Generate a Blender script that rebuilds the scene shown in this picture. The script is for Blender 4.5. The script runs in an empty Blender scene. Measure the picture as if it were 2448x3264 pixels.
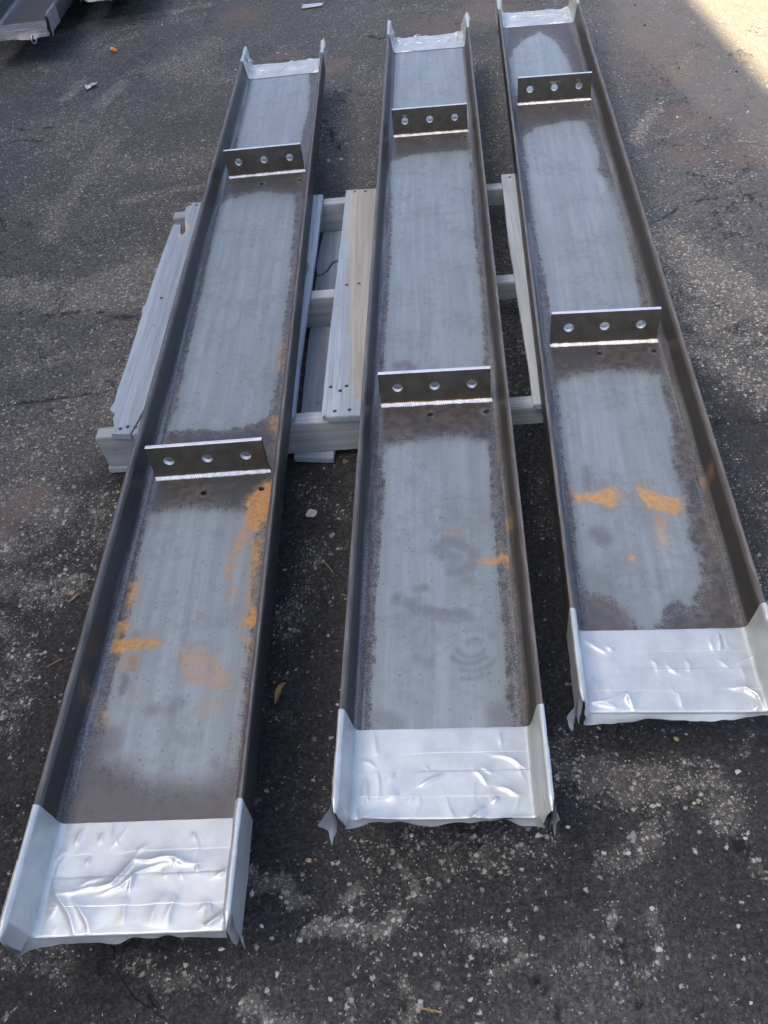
import bpy, bmesh, math, random
import numpy as np
from mathutils import Vector, Matrix

random.seed(7)
rng = np.random.default_rng(11)
C = bpy.context.scene.collection
SC = bpy.context.scene
R = math.radians

# ------------------------------------------------------------------ camera
CAM_H, CAM_TH, CAM_RO, CAM_F = 1.3462, 0.8145, -0.1334, 2770.0   # height, pitch below horizon, roll, focal (px of a 2448x3264 frame)
cd = bpy.data.cameras.new('camera')
cam = bpy.data.objects.new('camera', cd); C.objects.link(cam)
cd.sensor_fit = 'VERTICAL'; cd.sensor_height = 36.0
cd.lens = 36.0 * CAM_F / 3264.0
cd.clip_start = 0.02; cd.clip_end = 1000
_f = Vector((0, math.cos(CAM_TH), -math.sin(CAM_TH)))
_u0 = Vector((0, math.sin(CAM_TH), math.cos(CAM_TH)))
_r0 = Vector((1, 0, 0))
_c, _s = math.cos(CAM_RO), math.sin(CAM_RO)
_r = _r0 * _c + _u0 * _s
_u = -_r0 * _s + _u0 * _c
cam.matrix_world = Matrix(((_r.x, _u.x, -_f.x, 0), (_r.y, _u.y, -_f.y, 0), (_r.z, _u.z, -_f.z, CAM_H), (0, 0, 0, 1)))
SC.camera = cam

# ------------------------------------------------------------------ sky, sun, exposure
SUN_TO = Vector((-0.62, -0.16, 0.77)).normalized()
w = bpy.data.worlds.new('World'); SC.world = w; w.use_nodes = True
wn = w.node_tree.nodes; wn.clear()
sky = wn.new('ShaderNodeTexSky'); sky.sky_type = 'NISHITA'; sky.sun_disc = False
sky.sun_elevation = math.asin(SUN_TO.z)
sky.sun_rotation = math.atan2(SUN_TO.x, SUN_TO.y)
sky.air_density = 0.5; sky.dust_density = 4.5; sky.ozone_density = 0.5
bg = wn.new('ShaderNodeBackground'); bg.inputs['Strength'].default_value = 0.10
wo = wn.new('ShaderNodeOutputWorld')
w.node_tree.links.new(sky.outputs[0], bg.inputs[0]); w.node_tree.links.new(bg.outputs[0], wo.inputs[0])
sl = bpy.data.lights.new('sun', 'SUN'); sl.energy = 5.0; sl.angle = R(0.53); sl.color = (1.0, 0.82, 0.55)
so = bpy.data.objects.new('sun', sl); C.objects.link(so)
so.rotation_euler = SUN_TO.to_track_quat('Z', 'Y').to_euler(); so.location = (-6, -3, 12)
SC.view_settings.view_transform = 'Standard'; SC.view_settings.look = 'None'
SC.view_settings.exposure = 2.58; SC.view_settings.gamma = 1.0; SC.view_settings.use_curve_mapping = False
SC.cycles.use_denoising = True; SC.cycles.denoising_prefilter = 'ACCURATE'; SC.cycles.denoising_input_passes = 'RGB_ALBEDO_NORMAL'

# ------------------------------------------------------------------ helpers
def un(px, py, z=0.0):
    """photo pixel (2448x3264) -> point on the horizontal plane at height z"""
    a, b = px - 1224, py - 1632
    x = _c * a + _s * b; y = -_s * a + _c * b
    d = (x / CAM_F, math.cos(CAM_TH) - y / CAM_F * math.sin(CAM_TH), -math.sin(CAM_TH) - y / CAM_F * math.cos(CAM_TH))
    t = (z - CAM_H) / d[2]
    return (d[0] * t, d[1] * t)

def crop(x0, y0, sc, pts):
    return [(x0 + a * sc, y0 + b * sc) for a, b in pts]

def disp(*pts):
    return [(a * 1.4756, b * 1.4756) for a, b in pts]

def mesh(name, verts, faces, mat=None, parent=None, attrs=None, smooth=False, fix=True, mats=None, midx=None):
    me = bpy.data.meshes.new(name)
    me.from_pydata([tuple(map(float, v)) for v in verts], [], [tuple(map(int, f)) for f in faces])
    if mats:
        for m in mats: me.materials.append(m)
        if midx is not None: me.polygons.foreach_set('material_index', midx)
    elif mat: me.materials.append(mat)
    if attrs:
        for k, v in attrs.items():
            v = np.asarray(v, dtype=np.float32)
            if v.ndim == 2:
                at = me.attributes.new(k, 'FLOAT_COLOR', 'POINT')
                vv = np.ones((len(v), 4), np.float32); vv[:, :3] = v
                at.data.foreach_set('color', vv.ravel())
            else:
                at = me.attributes.new(k, 'FLOAT', 'POINT'); at.data.foreach_set('value', v)
    if fix:
        bm = bmesh.new(); bm.from_mesh(me); bmesh.ops.recalc_face_normals(bm, faces=bm.faces); bm.to_mesh(me); bm.free()
    if smooth: me.polygons.foreach_set('use_smooth', [True] * len(me.polygons))
    me.update()
    o = bpy.data.objects.new(name, me); C.objects.link(o)
    if parent: o.parent = parent
    return o

def tag(o, label, cat, group=None):
    o['label'] = label; o['category'] = cat
    if group: o['group'] = group
    return o

def empty(name, loc, rz=0):
    o = bpy.data.objects.new(name, None); C.objects.link(o)
    o.location = loc; o.rotation_euler = (0, 0, rz); o.empty_display_size = .1
    return o

_tab = np.random.default_rng(3).random((256, 256)).astype(np.float64)
def vn(x, y, seed=0):
    x = np.asarray(x, float) + seed * 17.31; y = np.asarray(y, float) + seed * 9.77
    xi = np.floor(x).astype(int); yi = np.floor(y).astype(int)
    fx = x - xi; fy = y - yi
    fx = fx * fx * (3 - 2 * fx); fy = fy * fy * (3 - 2 * fy)
    a = _tab[xi & 255, yi & 255]; b = _tab[(xi + 1) & 255, yi & 255]
    c = _tab[xi & 255, (yi + 1) & 255]; d = _tab[(xi + 1) & 255, (yi + 1) & 255]
    return (a * (1 - fx) + b * fx) * (1 - fy) + (c * (1 - fx) + d * fx) * fy
def fbm(x, y, seed=0, o=4):
    t = 0; amp = .5; tot = 0; k = 1
    for i in range(o):
        t = t + amp * vn(np.asarray(x) * k, np.asarray(y) * k, seed + i * 5); tot += amp; amp *= .5; k *= 2.03
    return t / tot

def seg_dist(x, y, pl):
    """distance from points to a polyline"""
    best = np.full(np.shape(x), 1e9)
    for (x0, y0), (x1, y1) in zip(pl[:-1], pl[1:]):
        dx, dy = x1 - x0, y1 - y0; L2 = dx * dx + dy * dy + 1e-12
        t = np.clip(((x - x0) * dx + (y - y0) * dy) / L2, 0, 1)
        best = np.minimum(best, np.hypot(x - x0 - t * dx, y - y0 - t * dy))
    return best
def poly_sdf(x, y, pg):
    """positive inside"""
    d = seg_dist(x, y, list(pg) + [pg[0]])
    ins = np.zeros(np.shape(x), bool)
    n = len(pg)
    for i in range(n):
        x0, y0 = pg[i]; x1, y1 = pg[(i + 1) % n]
        c = ((y0 > y) != (y1 > y)) & (x < (x1 - x0) * (y - y0) / (y1 - y0 + 1e-12) + x0)
        ins ^= c
    return np.where(ins, d, -d)
def sstep(a, b, x):
    t = np.clip((x - a) / (b - a), 0, 1); return t * t * (3 - 2 * t)

# ------------------------------------------------------------------ material helper
class NT:
    def __init__(self, name):
        self.m = bpy.data.materials.new(name); self.m.use_nodes = True
        self.t = self.m.node_tree; self.t.nodes.clear()
        self.out = self.n('ShaderNodeOutputMaterial'); self.b = self.n('ShaderNodeBsdfPrincipled')
        self.l(self.b.outputs[0], self.out.inputs[0])
    def n(self, t, **k):
        x = self.t.nodes.new(t)
        for a, v in k.items(): setattr(x, a, v)
        return x
    def l(self, a, b): self.t.links.new(a, b)
    def put(self, sock, v):
        if hasattr(v, 'is_output') or isinstance(v, bpy.types.NodeSocket): self.l(v, sock)
        else:
            if isinstance(v, tuple) and len(v) == 3 and sock.type == 'RGBA': v = (*v, 1)
            sock.default_value = v
    def math(self, op, a, b=0.0, c=None, clamp=False):
        x = self.n('ShaderNodeMath', operation=op, use_clamp=clamp)
        self.put(x.inputs[0], a); self.put(x.inputs[1], b)
        if c is not None: self.put(x.inputs[2], c)
        return x.outputs[0]
    def add(self, a, b): return self.math('ADD', a, b)
    def mul(self, a, b): return self.math('MULTIPLY', a, b)
    def sub(self, a, b): return self.math('SUBTRACT', a, b)
    def vmath(self, op, a, b):
        x = self.n('ShaderNodeVectorMath', operation=op); self.put(x.inputs[0], a); self.put(x.inputs[1], b); return x.outputs[0]
    def attr(self, k): return self.n('ShaderNodeAttribute', attribute_name=k).outputs['Fac']
    def attrc(self, k): return self.n('ShaderNodeAttribute', attribute_name=k).outputs['Color']
    def obj(self): return self.n('ShaderNodeTexCoord').outputs['Object']
    def sep(self, v): return self.n2('ShaderNodeSeparateXYZ', v).outputs
    def n2(self, t, v):
        x = self.n(t); self.put(x.inputs[0], v); return x
    def noise(self, v, scale, detail=3, rough=.55, dist=0):
        x = self.n('ShaderNodeTexNoise'); self.put(x.inputs['Vector'], v)
        x.inputs['Scale'].default_value = scale; x.inputs['Detail'].default_value = detail
        x.inputs['Roughness'].default_value = rough; x.inputs['Distortion'].default_value = dist
        return x.outputs['Fac']
    def voro(self, v, scale, feature='F1', rand=1.0):
        x = self.n('ShaderNodeTexVoronoi', feature=feature); self.put(x.inputs['Vector'], v)
        x.inputs['Scale'].default_value = scale; x.inputs['Randomness'].default_value = rand
        return x.outputs
    def mix(self, f, a, b, blend='MIX'):
        x = self.n('ShaderNodeMix', data_type='RGBA', blend_type=blend)
        self.put(x.inputs[0], f); self.put(x.inputs[6], a); self.put(x.inputs[7], b); return x.outputs[2]
    def fmix(self, f, a, b):
        x = self.n('ShaderNodeMix', data_type='FLOAT')
        self.put(x.inputs[0], f); self.put(x.inputs[2], a); self.put(x.inputs[3], b); return x.outputs[0]
    def rng(self, v, a, b, c=0.0, d=1.0, smooth=True):
        x = self.n('ShaderNodeMapRange', interpolation_type='SMOOTHSTEP' if smooth else 'LINEAR')
        self.put(x.inputs[0], v)
        for i, q in enumerate((a, b, c, d)): self.put(x.inputs[1 + i], q)
        return x.outputs[0]
    def scale(self, v, s):
        return self.vmath('MULTIPLY', v, s)
    def bump(self, h, strength=.3, dist=.002, normal=None):
        x = self.n('ShaderNodeBump'); x.inputs['Strength'].default_value = strength; x.inputs['Distance'].default_value = dist
        self.put(x.inputs['Height'], h)
        if normal is not None: self.l(normal, x.inputs['Normal'])
        return x.outputs[0]
    def done(self, col, rough, metal=0.0, spec=.5, normal=None):
        self.put(self.b.inputs['Base Color'], col); self.put(self.b.inputs['Roughness'], rough)
        self.put(self.b.inputs['Metallic'], metal); self.put(self.b.inputs['Specular IOR Level'], spec)
        if normal is not None: self.l(normal, self.b.inputs['Normal'])
        return self.m

# ------------------------------------------------------------------ materials
def mat_asphalt():
    N = NT('asphalt'); P = N.obj()
    wear = N.attr('wear'); stain = N.attr('stain'); crack = N.attr('crack'); seal = N.attr('seal')
    nz = N.n('ShaderNodeTexNoise'); N.put(nz.inputs['Vector'], P); nz.inputs['Scale'].default_value = 160; nz.inputs['Detail'].default_value = 3
    PW = N.vmath('ADD', P, N.vmath('MULTIPLY', N.vmath('SUBTRACT', nz.outputs['Color'], (.5, .5, .5)), (.009, .009, .009)))
    v1 = N.voro(PW, 125); v2 = N.voro(PW, 280); v3 = N.voro(PW, 70)
    nF = N.noise(P, 420, 4, .7); nM = N.noise(P, 28, 5, .6); nL = N.noise(P, 3.1, 4, .6)
    # dark binder, a little different from patch to patch
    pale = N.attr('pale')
    base = N.mix(nL, (.086, .088, .082), (.146, .147, .136))
    base = N.mix(N.mul(seal, .90), base, N.mix(nM, (.0145, .0145, .0140), (.026, .026, .0245)))
    base = N.mix(N.rng(nF, .35, .75), N.mix(.42, base, (.018, .017, .015)), N.mix(.13, base, (.20, .19, .165)))
    base = N.mix(N.mul(pale, .92), base, N.mix(N.rng(nF, .3, .7), (.120, .113, .098), (.180, .168, .145)))  # worn pale ground, with some of the sun patch's brightness in its colour
    # packed aggregate: every stone its own shade, dark joints between
    r2 = N.sep(v2['Color']); r1 = N.sep(v1['Color'])
    sh = N.mul(N.rng(r2[2], 0.0, 1.0, .62, 1.45, False), N.rng(r1[2], 0.0, 1.0, .75, 1.28, False))
    sh = N.mul(sh, N.rng(v1['Distance'], .25, .75, 1.08, .72))
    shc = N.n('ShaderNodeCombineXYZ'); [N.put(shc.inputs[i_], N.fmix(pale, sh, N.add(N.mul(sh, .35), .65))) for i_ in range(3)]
    base = N.mix(1.0, base, shc.outputs[0], 'MULTIPLY')
    dirt = N.rng(N.add(N.mul(N.sub(nF, .5), .5), N.add(N.mul(wear, .8), N.mul(N.sub(nM, .5), 1.1))), .36, .64)
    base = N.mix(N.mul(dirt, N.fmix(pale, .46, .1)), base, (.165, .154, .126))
    # exposed aggregate: more of it where the seal coat has worn off
    def stones(v, thr0, thr1, amt, prev):
        r = N.sep(v['Color'])
        wv = N.sub(N.add(wear, N.mul(N.sub(nM, .5), .7)), N.mul(seal, .10))
        thr = N.rng(wv, 0.0, 1.0, thr0, thr1, False)
        on = N.math('GREATER_THAN', r[0], thr)
        inside = N.rng(v['Distance'], .30, .62, 1.0, 0.0)
        col = N.mix(r[1], (.12, .112, .095), (.48, .455, .395))
        return N.mix(N.mul(N.mul(on, inside), amt), prev, col)
    base = stones(v2, .993, .42, .8, base)
    base = stones(v1, .990, .60, .9, base)
    base = stones(v3, 1.0, .955, .6, base)
    base = N.mix(N.mul(stain, .55), base, (.17, .125, .10))
    nC = N.noise(P, 1.9, 5, .62, .8); nC2 = N.noise(P, 1.3, 3, .5)
    line = N.mul(N.rng(N.math('ABSOLUTE', N.sub(nC, .5)), .0010, .0034, 1.0, 0.0), N.rng(nC2, .46, .56))
    cr = N.math('MAXIMUM', N.rng(crack, 0.0, 1.0), N.mul(line, .8))
    base = N.mix(N.mul(cr, .85), base, (.010, .010, .010))
    h = N.add(N.mul(nF, .6), N.add(N.mul(v1['Distance'], -.5), N.add(N.mul(nM, 1.2), N.mul(N.noise(P, 95, 3, .6), 1.3))))
    h = N.sub(h, N.mul(cr, 1.5))
    return N.done(base, N.fmix(dirt, .66, .85), 0, .24, N.bump(h, .8, .005))

def mat_steel():
    N = NT('mill_scale_steel'); P0 = N.obj()
    seed = N.attr('seed')
    cv = N.n('ShaderNodeCombineXYZ'); N.put(cv.inputs[0], N.mul(seed, 3.7)); N.put(cv.inputs[1], N.mul(seed, 5.3)); N.put(cv.inputs[2], N.mul(seed, 1.9))
    P = N.vmath('ADD', P0, cv.outputs[0])
    xyz = N.sep(P0)
    mill = N.attr('mill'); heat = N.attr('heat'); rust = N.attr('rust'); rusta = N.attr('rusta'); scuff = N.attr('scuff'); smud = N.attr('smud'); fl = N.attr('fl')
    nF = N.noise(P, 330, 4, .65); nM = N.noise(P, 55, 4, .6); nL = N.noise(P, 9, 4, .6)
    S = N.scale(P, (70.0, 3.2, 70.0)); nS = N.noise(S, 1.0, 4, .6)
    S2 = N.scale(P, (220.0, 16.0, 220.0)); nS2 = N.noise(S2, 1.0, 4, .65)
    md = N.add(N.add(mill, N.mul(N.sub(nS, .5), .022)), N.add(N.add(N.mul(N.sub(nF, .5), .022), .003), N.mul(N.sub(nM, .5), .018)))
    soft = N.attr('soft')
    M = N.rng(md, N.mul(soft, -1.0), soft)
    # brown oxidised scale along the edges
    brown = N.mix(N.rng(nM, .35, .65), (.046, .043, .040), (.088, .076, .067))
    brown = N.mix(N.rng(nL, .48, .62), brown, (.048, .053, .059))
    brown = N.mix(N.rng(N.add(nF, N.mul(N.sub(nL, .5), .5)), .60, .75, 0, .55), brown, (.14, .125, .115))
    # clean blue-grey scale in the middle
    grey = N.mix(N.rng(nS, .25, .75), (.196, .228, .233), (.272, .305, .308))
    nW = N.noise(N.scale(P, (16.0, 2.0, 16.0)), 1.0, 3, .55)
    grey = N.mix(N.rng(nW, .45, .75, 0, .5), grey, (.200, .214, .194))
    grey = N.mix(N.rng(N.add(N.mul(nL, .6), N.mul(nM, .4)), .46, .66, 0, .55), grey, (.150, .168, .163))
    edge = N.rng(md, .004, .030, .55, 0.0)
    grey = N.mix(edge, grey, (.19, .215, .205))
    v = N.voro(P, 150); sp = N.mul(N.math('GREATER_THAN', N.sep(v['Color'])[0], .90), N.rng(v['Distance'], .18, .40, 1, 0))
    grey = N.mix(N.mul(sp, .55), grey, (.10, .095, .09))
    v2 = N.voro(P, 42); sp2 = N.mul(N.math('GREATER_THAN', N.sep(v2['Color'])[0], .93), N.rng(v2['Distance'], .06, .16, 1, 0))
    grey = N.mix(N.mul(sp2, .7), grey, (.09, .08, .07))
    brown = N.mix(N.mul(N.rng(md, -.034, -.002), N.rng(N.add(N.mul(nF, .7), N.mul(nM, .5)), .50, .72, 0, .75)), brown, (.150, .155, .158))
    col = N.mix(M, brown, grey)
    # flanges: flaking dark scale over blue steel
    z = xyz[2]
    flk = N.rng(N.add(N.add(N.mul(N.sub(z, .030), 9.0), N.mul(N.sub(nM, .5), 1.1)), N.mul(N.sub(nS, .5), 2.0)), -.03, .03)
    flc = N.mix(flk, (.028, .033, .037), (.036, .032, .028))
    flc = N.mix(N.rng(nS2, .52, .72, 0, .35), flc, (.085, .079, .072))
    toe = N.rng(z, .0605, .0655)
    flc = N.mix(N.mul(toe, .65), flc, N.mix(N.rng(nS2, .3, .7), (.105, .092, .083), (.22, .205, .19)))
    col = N.mix(fl, col, flc)
    # rubbed streaks at the root of the flange
    sc = N.mul(scuff, N.rng(N.add(N.mul(nS, .6), N.mul(nF, .5)), .50, .66))
    col = N.mix(N.mul(sc, .8), col, (.235, .245, .24))
    # heat tint round the welds
    col = N.mix(N.mul(heat, .92), col, N.mix(nM, (.042, .042, .040), (.070, .067, .062)))
    # grubby smears
    col = N.mix(N.mul(N.mul(smud, N.rng(nM, .15, .50, .25, 1.0)), .8), col, (.105, .10, .097))
    # orange rust
    rcl = N.math('MINIMUM', rust, .008); nR = N.noise(P, 110, 5, .65)
    rd = N.add(N.add(rcl, .0055), N.add(N.mul(N.sub(nM, .5), .024), N.mul(N.sub(nR, .5), .018)))
    ri = N.sub(1.0, rusta)
    core = N.mul(N.rng(N.sub(rd, N.mul(ri, .006)), -.003, N.add(.009, N.mul(ri, .016))), N.math('POWER', rusta, .8))
    halo = N.mul(N.rng(N.add(rd, N.mul(N.sub(nL, .5), .02)), -.016, .008), N.mul(rusta, .42))
    col = N.mix(halo, col, N.mix(nM, (.24, .15, .075), (.32, .20, .10)))
    rc = N.mix(N.rng(nR, .3, .7), (.34, .170, .050), (.47, .265, .095))
    rc = N.mix(N.rng(nF, .60, .8, 0, .5), rc, (.26, .12, .035))
    Rm = N.mul(core, N.rng(nS, .20, .60, .72, 1.0))
    col = N.mix(Rm, col, rc)
    rough = N.fmix(M, .48, .33); rough = N.fmix(fl, rough, .48); rough = N.fmix(Rm, rough, .8)
    rough = N.add(rough, N.mul(N.sub(nM, .5), .18))
    metal = N.fmix(M, .20, .30); metal = N.mul(metal, N.sub(1.0, Rm))
    h = N.add(N.mul(nF, .5), N.add(N.mul(M, .35), N.mul(nM, .7)))
    return N.done(col, rough, metal, .65, N.bump(h, .18, .0014))

def mat_plate(name, c0, c1, rough, metal, strip=True):
    N = NT(name); P = N.obj(); z = N.sep(P)[2]
    nF = N.noise(P, 260, 4, .65); nM = N.noise(P, 34, 4, .6)
    col = N.mix(N.rng(nM, .3, .7), c0, c1)
    col = N.mix(N.rng(nF, .62, .78, 0, .35), col, (.20, .19, .16))
    if strip:
        warm = N.attr('warm')
        zz = N.add(z, N.mul(N.sub(nM, .5), .008))
        st = N.mul(N.rng(zz, .0150, .0185, 1, 0), warm)
        col = N.mix(N.mul(st, .9), col, (.19, .095, .033))
        sm = N.attr('chalk'); cm = N.rng(N.add(sm, N.mul(N.sub(nM, .5), .012)), -.001, .003)
        col = N.mix(N.mul(cm, .7), col, (.33, .32, .26))
    return N.done(col, N.add(rough, N.mul(N.sub(nM, .5), .2)), metal, .5, N.bump(N.add(nF, nM), .2, .001))

def mat_weld():
    N = NT('weld_metal'); P = N.obj()
    nF = N.noise(P, 420, 4, .7); nM = N.noise(P, 120, 3, .6)
    col = N.mix(N.rng(nM, .36, .60), (.66, .69, .69), (.84, .87, .88))
    col = N.mix(N.rng(nF, .72, .84, 0, .4), col, (.3, .3, .3))
    return N.done(col, .40, .45, .5, N.bump(nF, .08, .001))

def mat_tape(name, c0, c1, ro):
    N = NT(name); P = N.obj(); xyz = N.sep(P)
    s = N.attr('s'); layer = N.attr('layer')
    nF = N.noise(P, 600, 2, .5); nM = N.noise(P, 22, 4, .6)
    wv = N.n('ShaderNodeMath', operation='SINE'); N.put(wv.inputs[0], N.mul(N.add(s, N.mul(nM, .002)), 2 * math.pi / .0021))
    yv = N.n('ShaderNodeMath', operation='SINE'); N.put(yv.inputs[0], N.mul(xyz[1], 2 * math.pi / .0032))
    col = N.mix(N.rng(nM, .3, .7), c0, c1)
    col = N.mix(N.rng(N.noise(P, 60, 5, .7), .58, .74, 0, .28), col, (.40, .39, .38))
    h = N.add(N.mul(wv.outputs[0], .5), N.add(N.mul(yv.outputs[0], .18), N.mul(nF, .5)))
    return N.done(col, N.add(ro, N.mul(nM, .12)), .55, .5, N.bump(h, .07, .0004))

def mat_wood():
    N = NT('weathered_pine'); P = N.attrc('wc'); sd = N.attr('seed')
    tan = N.attr('tan'); raw = N.attr('raw')
    cv = N.n('ShaderNodeCombineXYZ'); N.put(cv.inputs[0], sd); N.put(cv.inputs[1], N.mul(sd, 2.3)); N.put(cv.inputs[2], sd)
    Q = N.vmath('ADD', P, cv.outputs[0])
    g = N.noise(N.scale(Q, (55.0, 1.6, 55.0)), 1.0, 5, .62, .6)
    g2 = N.noise(N.scale(Q, (260.0, 6.0, 260.0)), 1.0, 4, .6)
    nL = N.noise(Q, 5, 4, .6); nM = N.noise(Q, 40, 4, .6)
    col = N.mix(N.rng(g, .3, .7), (.262, .318, .362), (.368, .430, .478))
    col = N.mix(N.rng(g2, .48, .66, 0, .5), col, (.195, .210, .222))
    col = N.mix(N.rng(nL, .50, .72, 0, .35), col, (.26, .285, .305))
    tn = N.mix(N.rng(g, .35, .65), (.29, .275, .225), (.38, .365, .305))
    col = N.mix(N.mul(tan, N.rng(nM, .2, .5, .75, 1.0)), col, tn)
    col = N.mix(raw, col, N.mix(g2, (.48, .36, .19), (.62, .50, .30)))
    kv = N.voro(N.scale(Q, (9.0, 2.2, 9.0)), 1.0); kn = N.mul(N.math('GREATER_THAN', N.sep(kv['Color'])[0], .80), N.rng(N.add(kv['Distance'], N.mul(N.sub(nM, .5), .06)), .05, .085, 1, 0))
    col = N.mix(N.mul(kn, .75), col, (.15, .125, .095))
    dk = N.rng(nM, .66, .76, 0, .35); col = N.mix(dk, col, (.12, .11, .10))
    return N.done(col, .78, 0, .3, N.bump(N.add(N.mul(g2, .8), N.mul(g, .6)), .35, .0015))

def mat_simple(name, c0, c1, rough=.7, metal=0.0, scale=60, attrcol=False, bump=.2):
    N = NT(name); P = N.obj(); n = N.noise(P, scale, 4, .6)
    if attrcol: col = N.mix(N.mul(n, .35), N.attrc('col'), (.05, .045, .04))
    else: col = N.mix(N.rng(n, .3, .7), c0, c1)
    return N.done(col, rough, metal, .4, N.bump(n, bump, .002))

M_ASPH = mat_asphalt(); M_STEEL = mat_steel()
M_PLATE = mat_plate('oily_plate_steel', (.074, .069, .054), (.108, .100, .081), .40, .35)
M_CUT = mat_plate('saw_cut_steel', (.62, .63, .63), (.74, .75, .76), .42, .55, False)
M_WELD = mat_weld(); M_TAPE = mat_tape('silver_duct_tape', (.47, .505, .495), (.56, .592, .58), .36); M_TAPE_DIM = mat_tape('silver_tape_darkened', (.20, .197, .20), (.28, .275, .275), .40); M_WOOD = mat_wood()  # second tape is the silver one, its dark reflections put into the colour
M_NAIL = mat_simple('rusty_nail', (.05, .04, .035), (.10, .075, .06), .6, .5)
M_CHIP = mat_simple('stone_chips', None, None, .85, 0, 90, True)
M_ZINC = mat_simple('zinc_plated_steel', (.55, .56, .57), (.68, .69, .70), .28, .9, 40)
M_LEAF = mat_simple('dry_leaf', (.22, .13, .055), (.40, .27, .12), .75, 0, 90)
M_ORANGE = mat_simple('orange_foam', (.75, .16, .03), (.85, .22, .05), .7, 0, 60)
M_PALE = mat_simple('pale_foam', (.50, .46, .42), (.60, .55, .50), .7, 0, 60)
M_WALL = mat_simple('brown_wall_cladding', (.20, .155, .115), (.26, .20, .15), .75, 0, 3)
M_TRIM = mat_simple('dark_trim', (.07, .06, .055), (.10, .09, .08), .5, .2, 5)
M_GLASS = mat_simple('dark_glass', (.02, .025, .03), (.03, .035, .04), .08, 0, 2, bump=0)

# ------------------------------------------------------------------ ground
WEAR = [  # (points in photo pixels, half width m, strength)
    (disp((20, 628), (150, 645), (250, 640), (380, 605), (432, 560)), .10, .95),
    ([(170, 740), (185, 660), (310, 520), (350, 440)], .07, .70),
    ([(385, 640), (500, 615), (640, 588)], .035, .85),
    ([(205, 315), (258, 258)], .04, .9), ([(310, 340), (350, 300), (390, 262)], .05, .9),
    ([(120, 200), (150, 225)], .03, .6),
    ([(180, 110), (310, 66), (470, 45), (660, 12)], .05, .75),
    ([(330, 160), (420, 110)], .05, .6),
    ([(215, 950), (385, 885), (450, 862)], .11, 1.0),
    ([(0, 1400), (120, 1450), (250, 1500)], .05, .5), ([(30, 1560), (200, 1625)], .06, .75),
    ([(0, 1710), (80, 1750), (200, 1640)], .05, .65), ([(30, 1860), (170, 1885), (240, 1840)], .05, .65),
    ([(0, 1180), (150, 1150), (330, 1110)], .03, .6), ([(60, 1050), (180, 1100)], .03, .5),
    ([(0, 1990), (60, 2120), (20, 2300)], .05, .55),
    ([(2110, 760), (2240, 850), (2430, 980)], .10, .85),
    ([(2020, 440), (2060, 390), (2100, 330)], .03, .9), ([(2030, 450), (2130, 425), (2230, 380)], .02, .6),
    ([(2150, 940), (2300, 1080), (2448, 1260)], .08, .6),
    ([(1790, 2411), (1990, 2480), (2265, 2500), (2310, 2590)], .06, .62),
    ([(1940, 2750), (2040, 2690), (2110, 2640)], .03, .6),
    ([(1480, 2700), (1600, 2720), (1700, 2690)], .05, .5),
    ([(956, 2999), (1004, 2984), (1049, 2954), (1101, 2947), (1154, 2969), (1228, 2958), (1258, 2928)], .014, 1.0),
    ([(780, 3197), (802, 3223), (870, 3257), (955, 3249)], .016, 1.0),
    ([(800, 2790), (900, 2800), (935, 2870), (960, 2890)], .018, .8),
    ([(1116, 3156), (1125, 3200), (1131, 3262)], .010, .9), ([(1288, 3133), (1292, 3190), (1302, 3262)], .010, .9),
    ([(1255, 2775), (1266, 2801), (1303, 2827), (1355, 2879)], .008, .9), ([(1160, 2790), (1130, 2830), (1105, 2860)], .008, .9),
    ([(1960, 2880), (2004, 3057), (2030, 3188)], .008, .8), ([(2073, 2900), (2095, 2990), (2110, 3040)], .010, .8),
    ([(2344, 2655), (2397, 2717), (2430, 2800)], .010, .7), ([(1520, 2990), (1620, 2980), (1700, 3010)], .012, .6),
    ([(0, 3060), (90, 3020), (200, 3080)], .03, .5), ([(420, 3060), (520, 3120), (640, 3090)], .02, .5),
    ([(900, 2000), (960, 1900), (1000, 1750)], .04, .5), ([(1080, 1650), (940, 1560)], .03, .4),
    ([(1570, 500), (1590, 300), (1560, 180)], .04, .5), ([(1090, 430), (1130, 300), (1150, 200)], .04, .55),
    ([(1700, 1500), (1740, 1700)], .03, .35),
    ([(1230, 30), (1400, 20), (1560, 60)], .05, .4), ([(2150, 200), (2180, 240), (2210, 150)], .03, .6),
]
CRACKS = [
    ([(1030, 380), (1052, 410), (1060, 440), (1085, 470)], .004), ([(880, 210), (905, 190), (935, 200)], .005),
    ([(1140, 108), (1180, 112), (1224, 118)], .004), ([(1590, 100), (1640, 110), (1700, 118)], .003),
    ([(0, 395), (70, 410), (190, 402)], .002), ([(0, 465), (60, 440), (150, 450)], .002),
    ([(1951, 2860), (1975, 2960), (2004, 3057), (2040, 3200)], .0025), ([(1116, 3120), (1128, 3190), (1131, 3262)], .002),
    ([(2344, 2640), (2380, 2690), (2440, 2790)], .0025), ([(1288, 3110), (1292, 3190), (1305, 3262)], .002),
    ([(1690, 3080), (1740, 3130), (1790, 3200)], .002), ([(0, 1285), (150, 1270), (400, 1235)], .002),
    ([(2050, 1340), (2448, 1335)], .0025), ([(2200, 545), (2330, 580), (2448, 660)], .002),
    ([(2090, 700), (2200, 640), (2448, 600)], .002), ([(430, 1010), (300, 985), (130, 1000)], .002),
]
STAINS = [((2190, 480), .10), ((2110, 200), .22), ((2060, 110), .16), ((2160, 140), .12), ((2200, 370), .13), ((1390, 85), .16), ((770, 50), .16),
          ((1060, 210), .10), ((900, 180), .09), ((2390, 480), .12), ((20, 1640), .07), ((100, 1580), .05), ((1560, 30), .2)]
def to_w(pts, z=0.0): return [un(a, b, z) for a, b in pts]
WEARW = [(to_w(p_), w_, s_) for p_, w_, s_ in WEAR]
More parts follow.
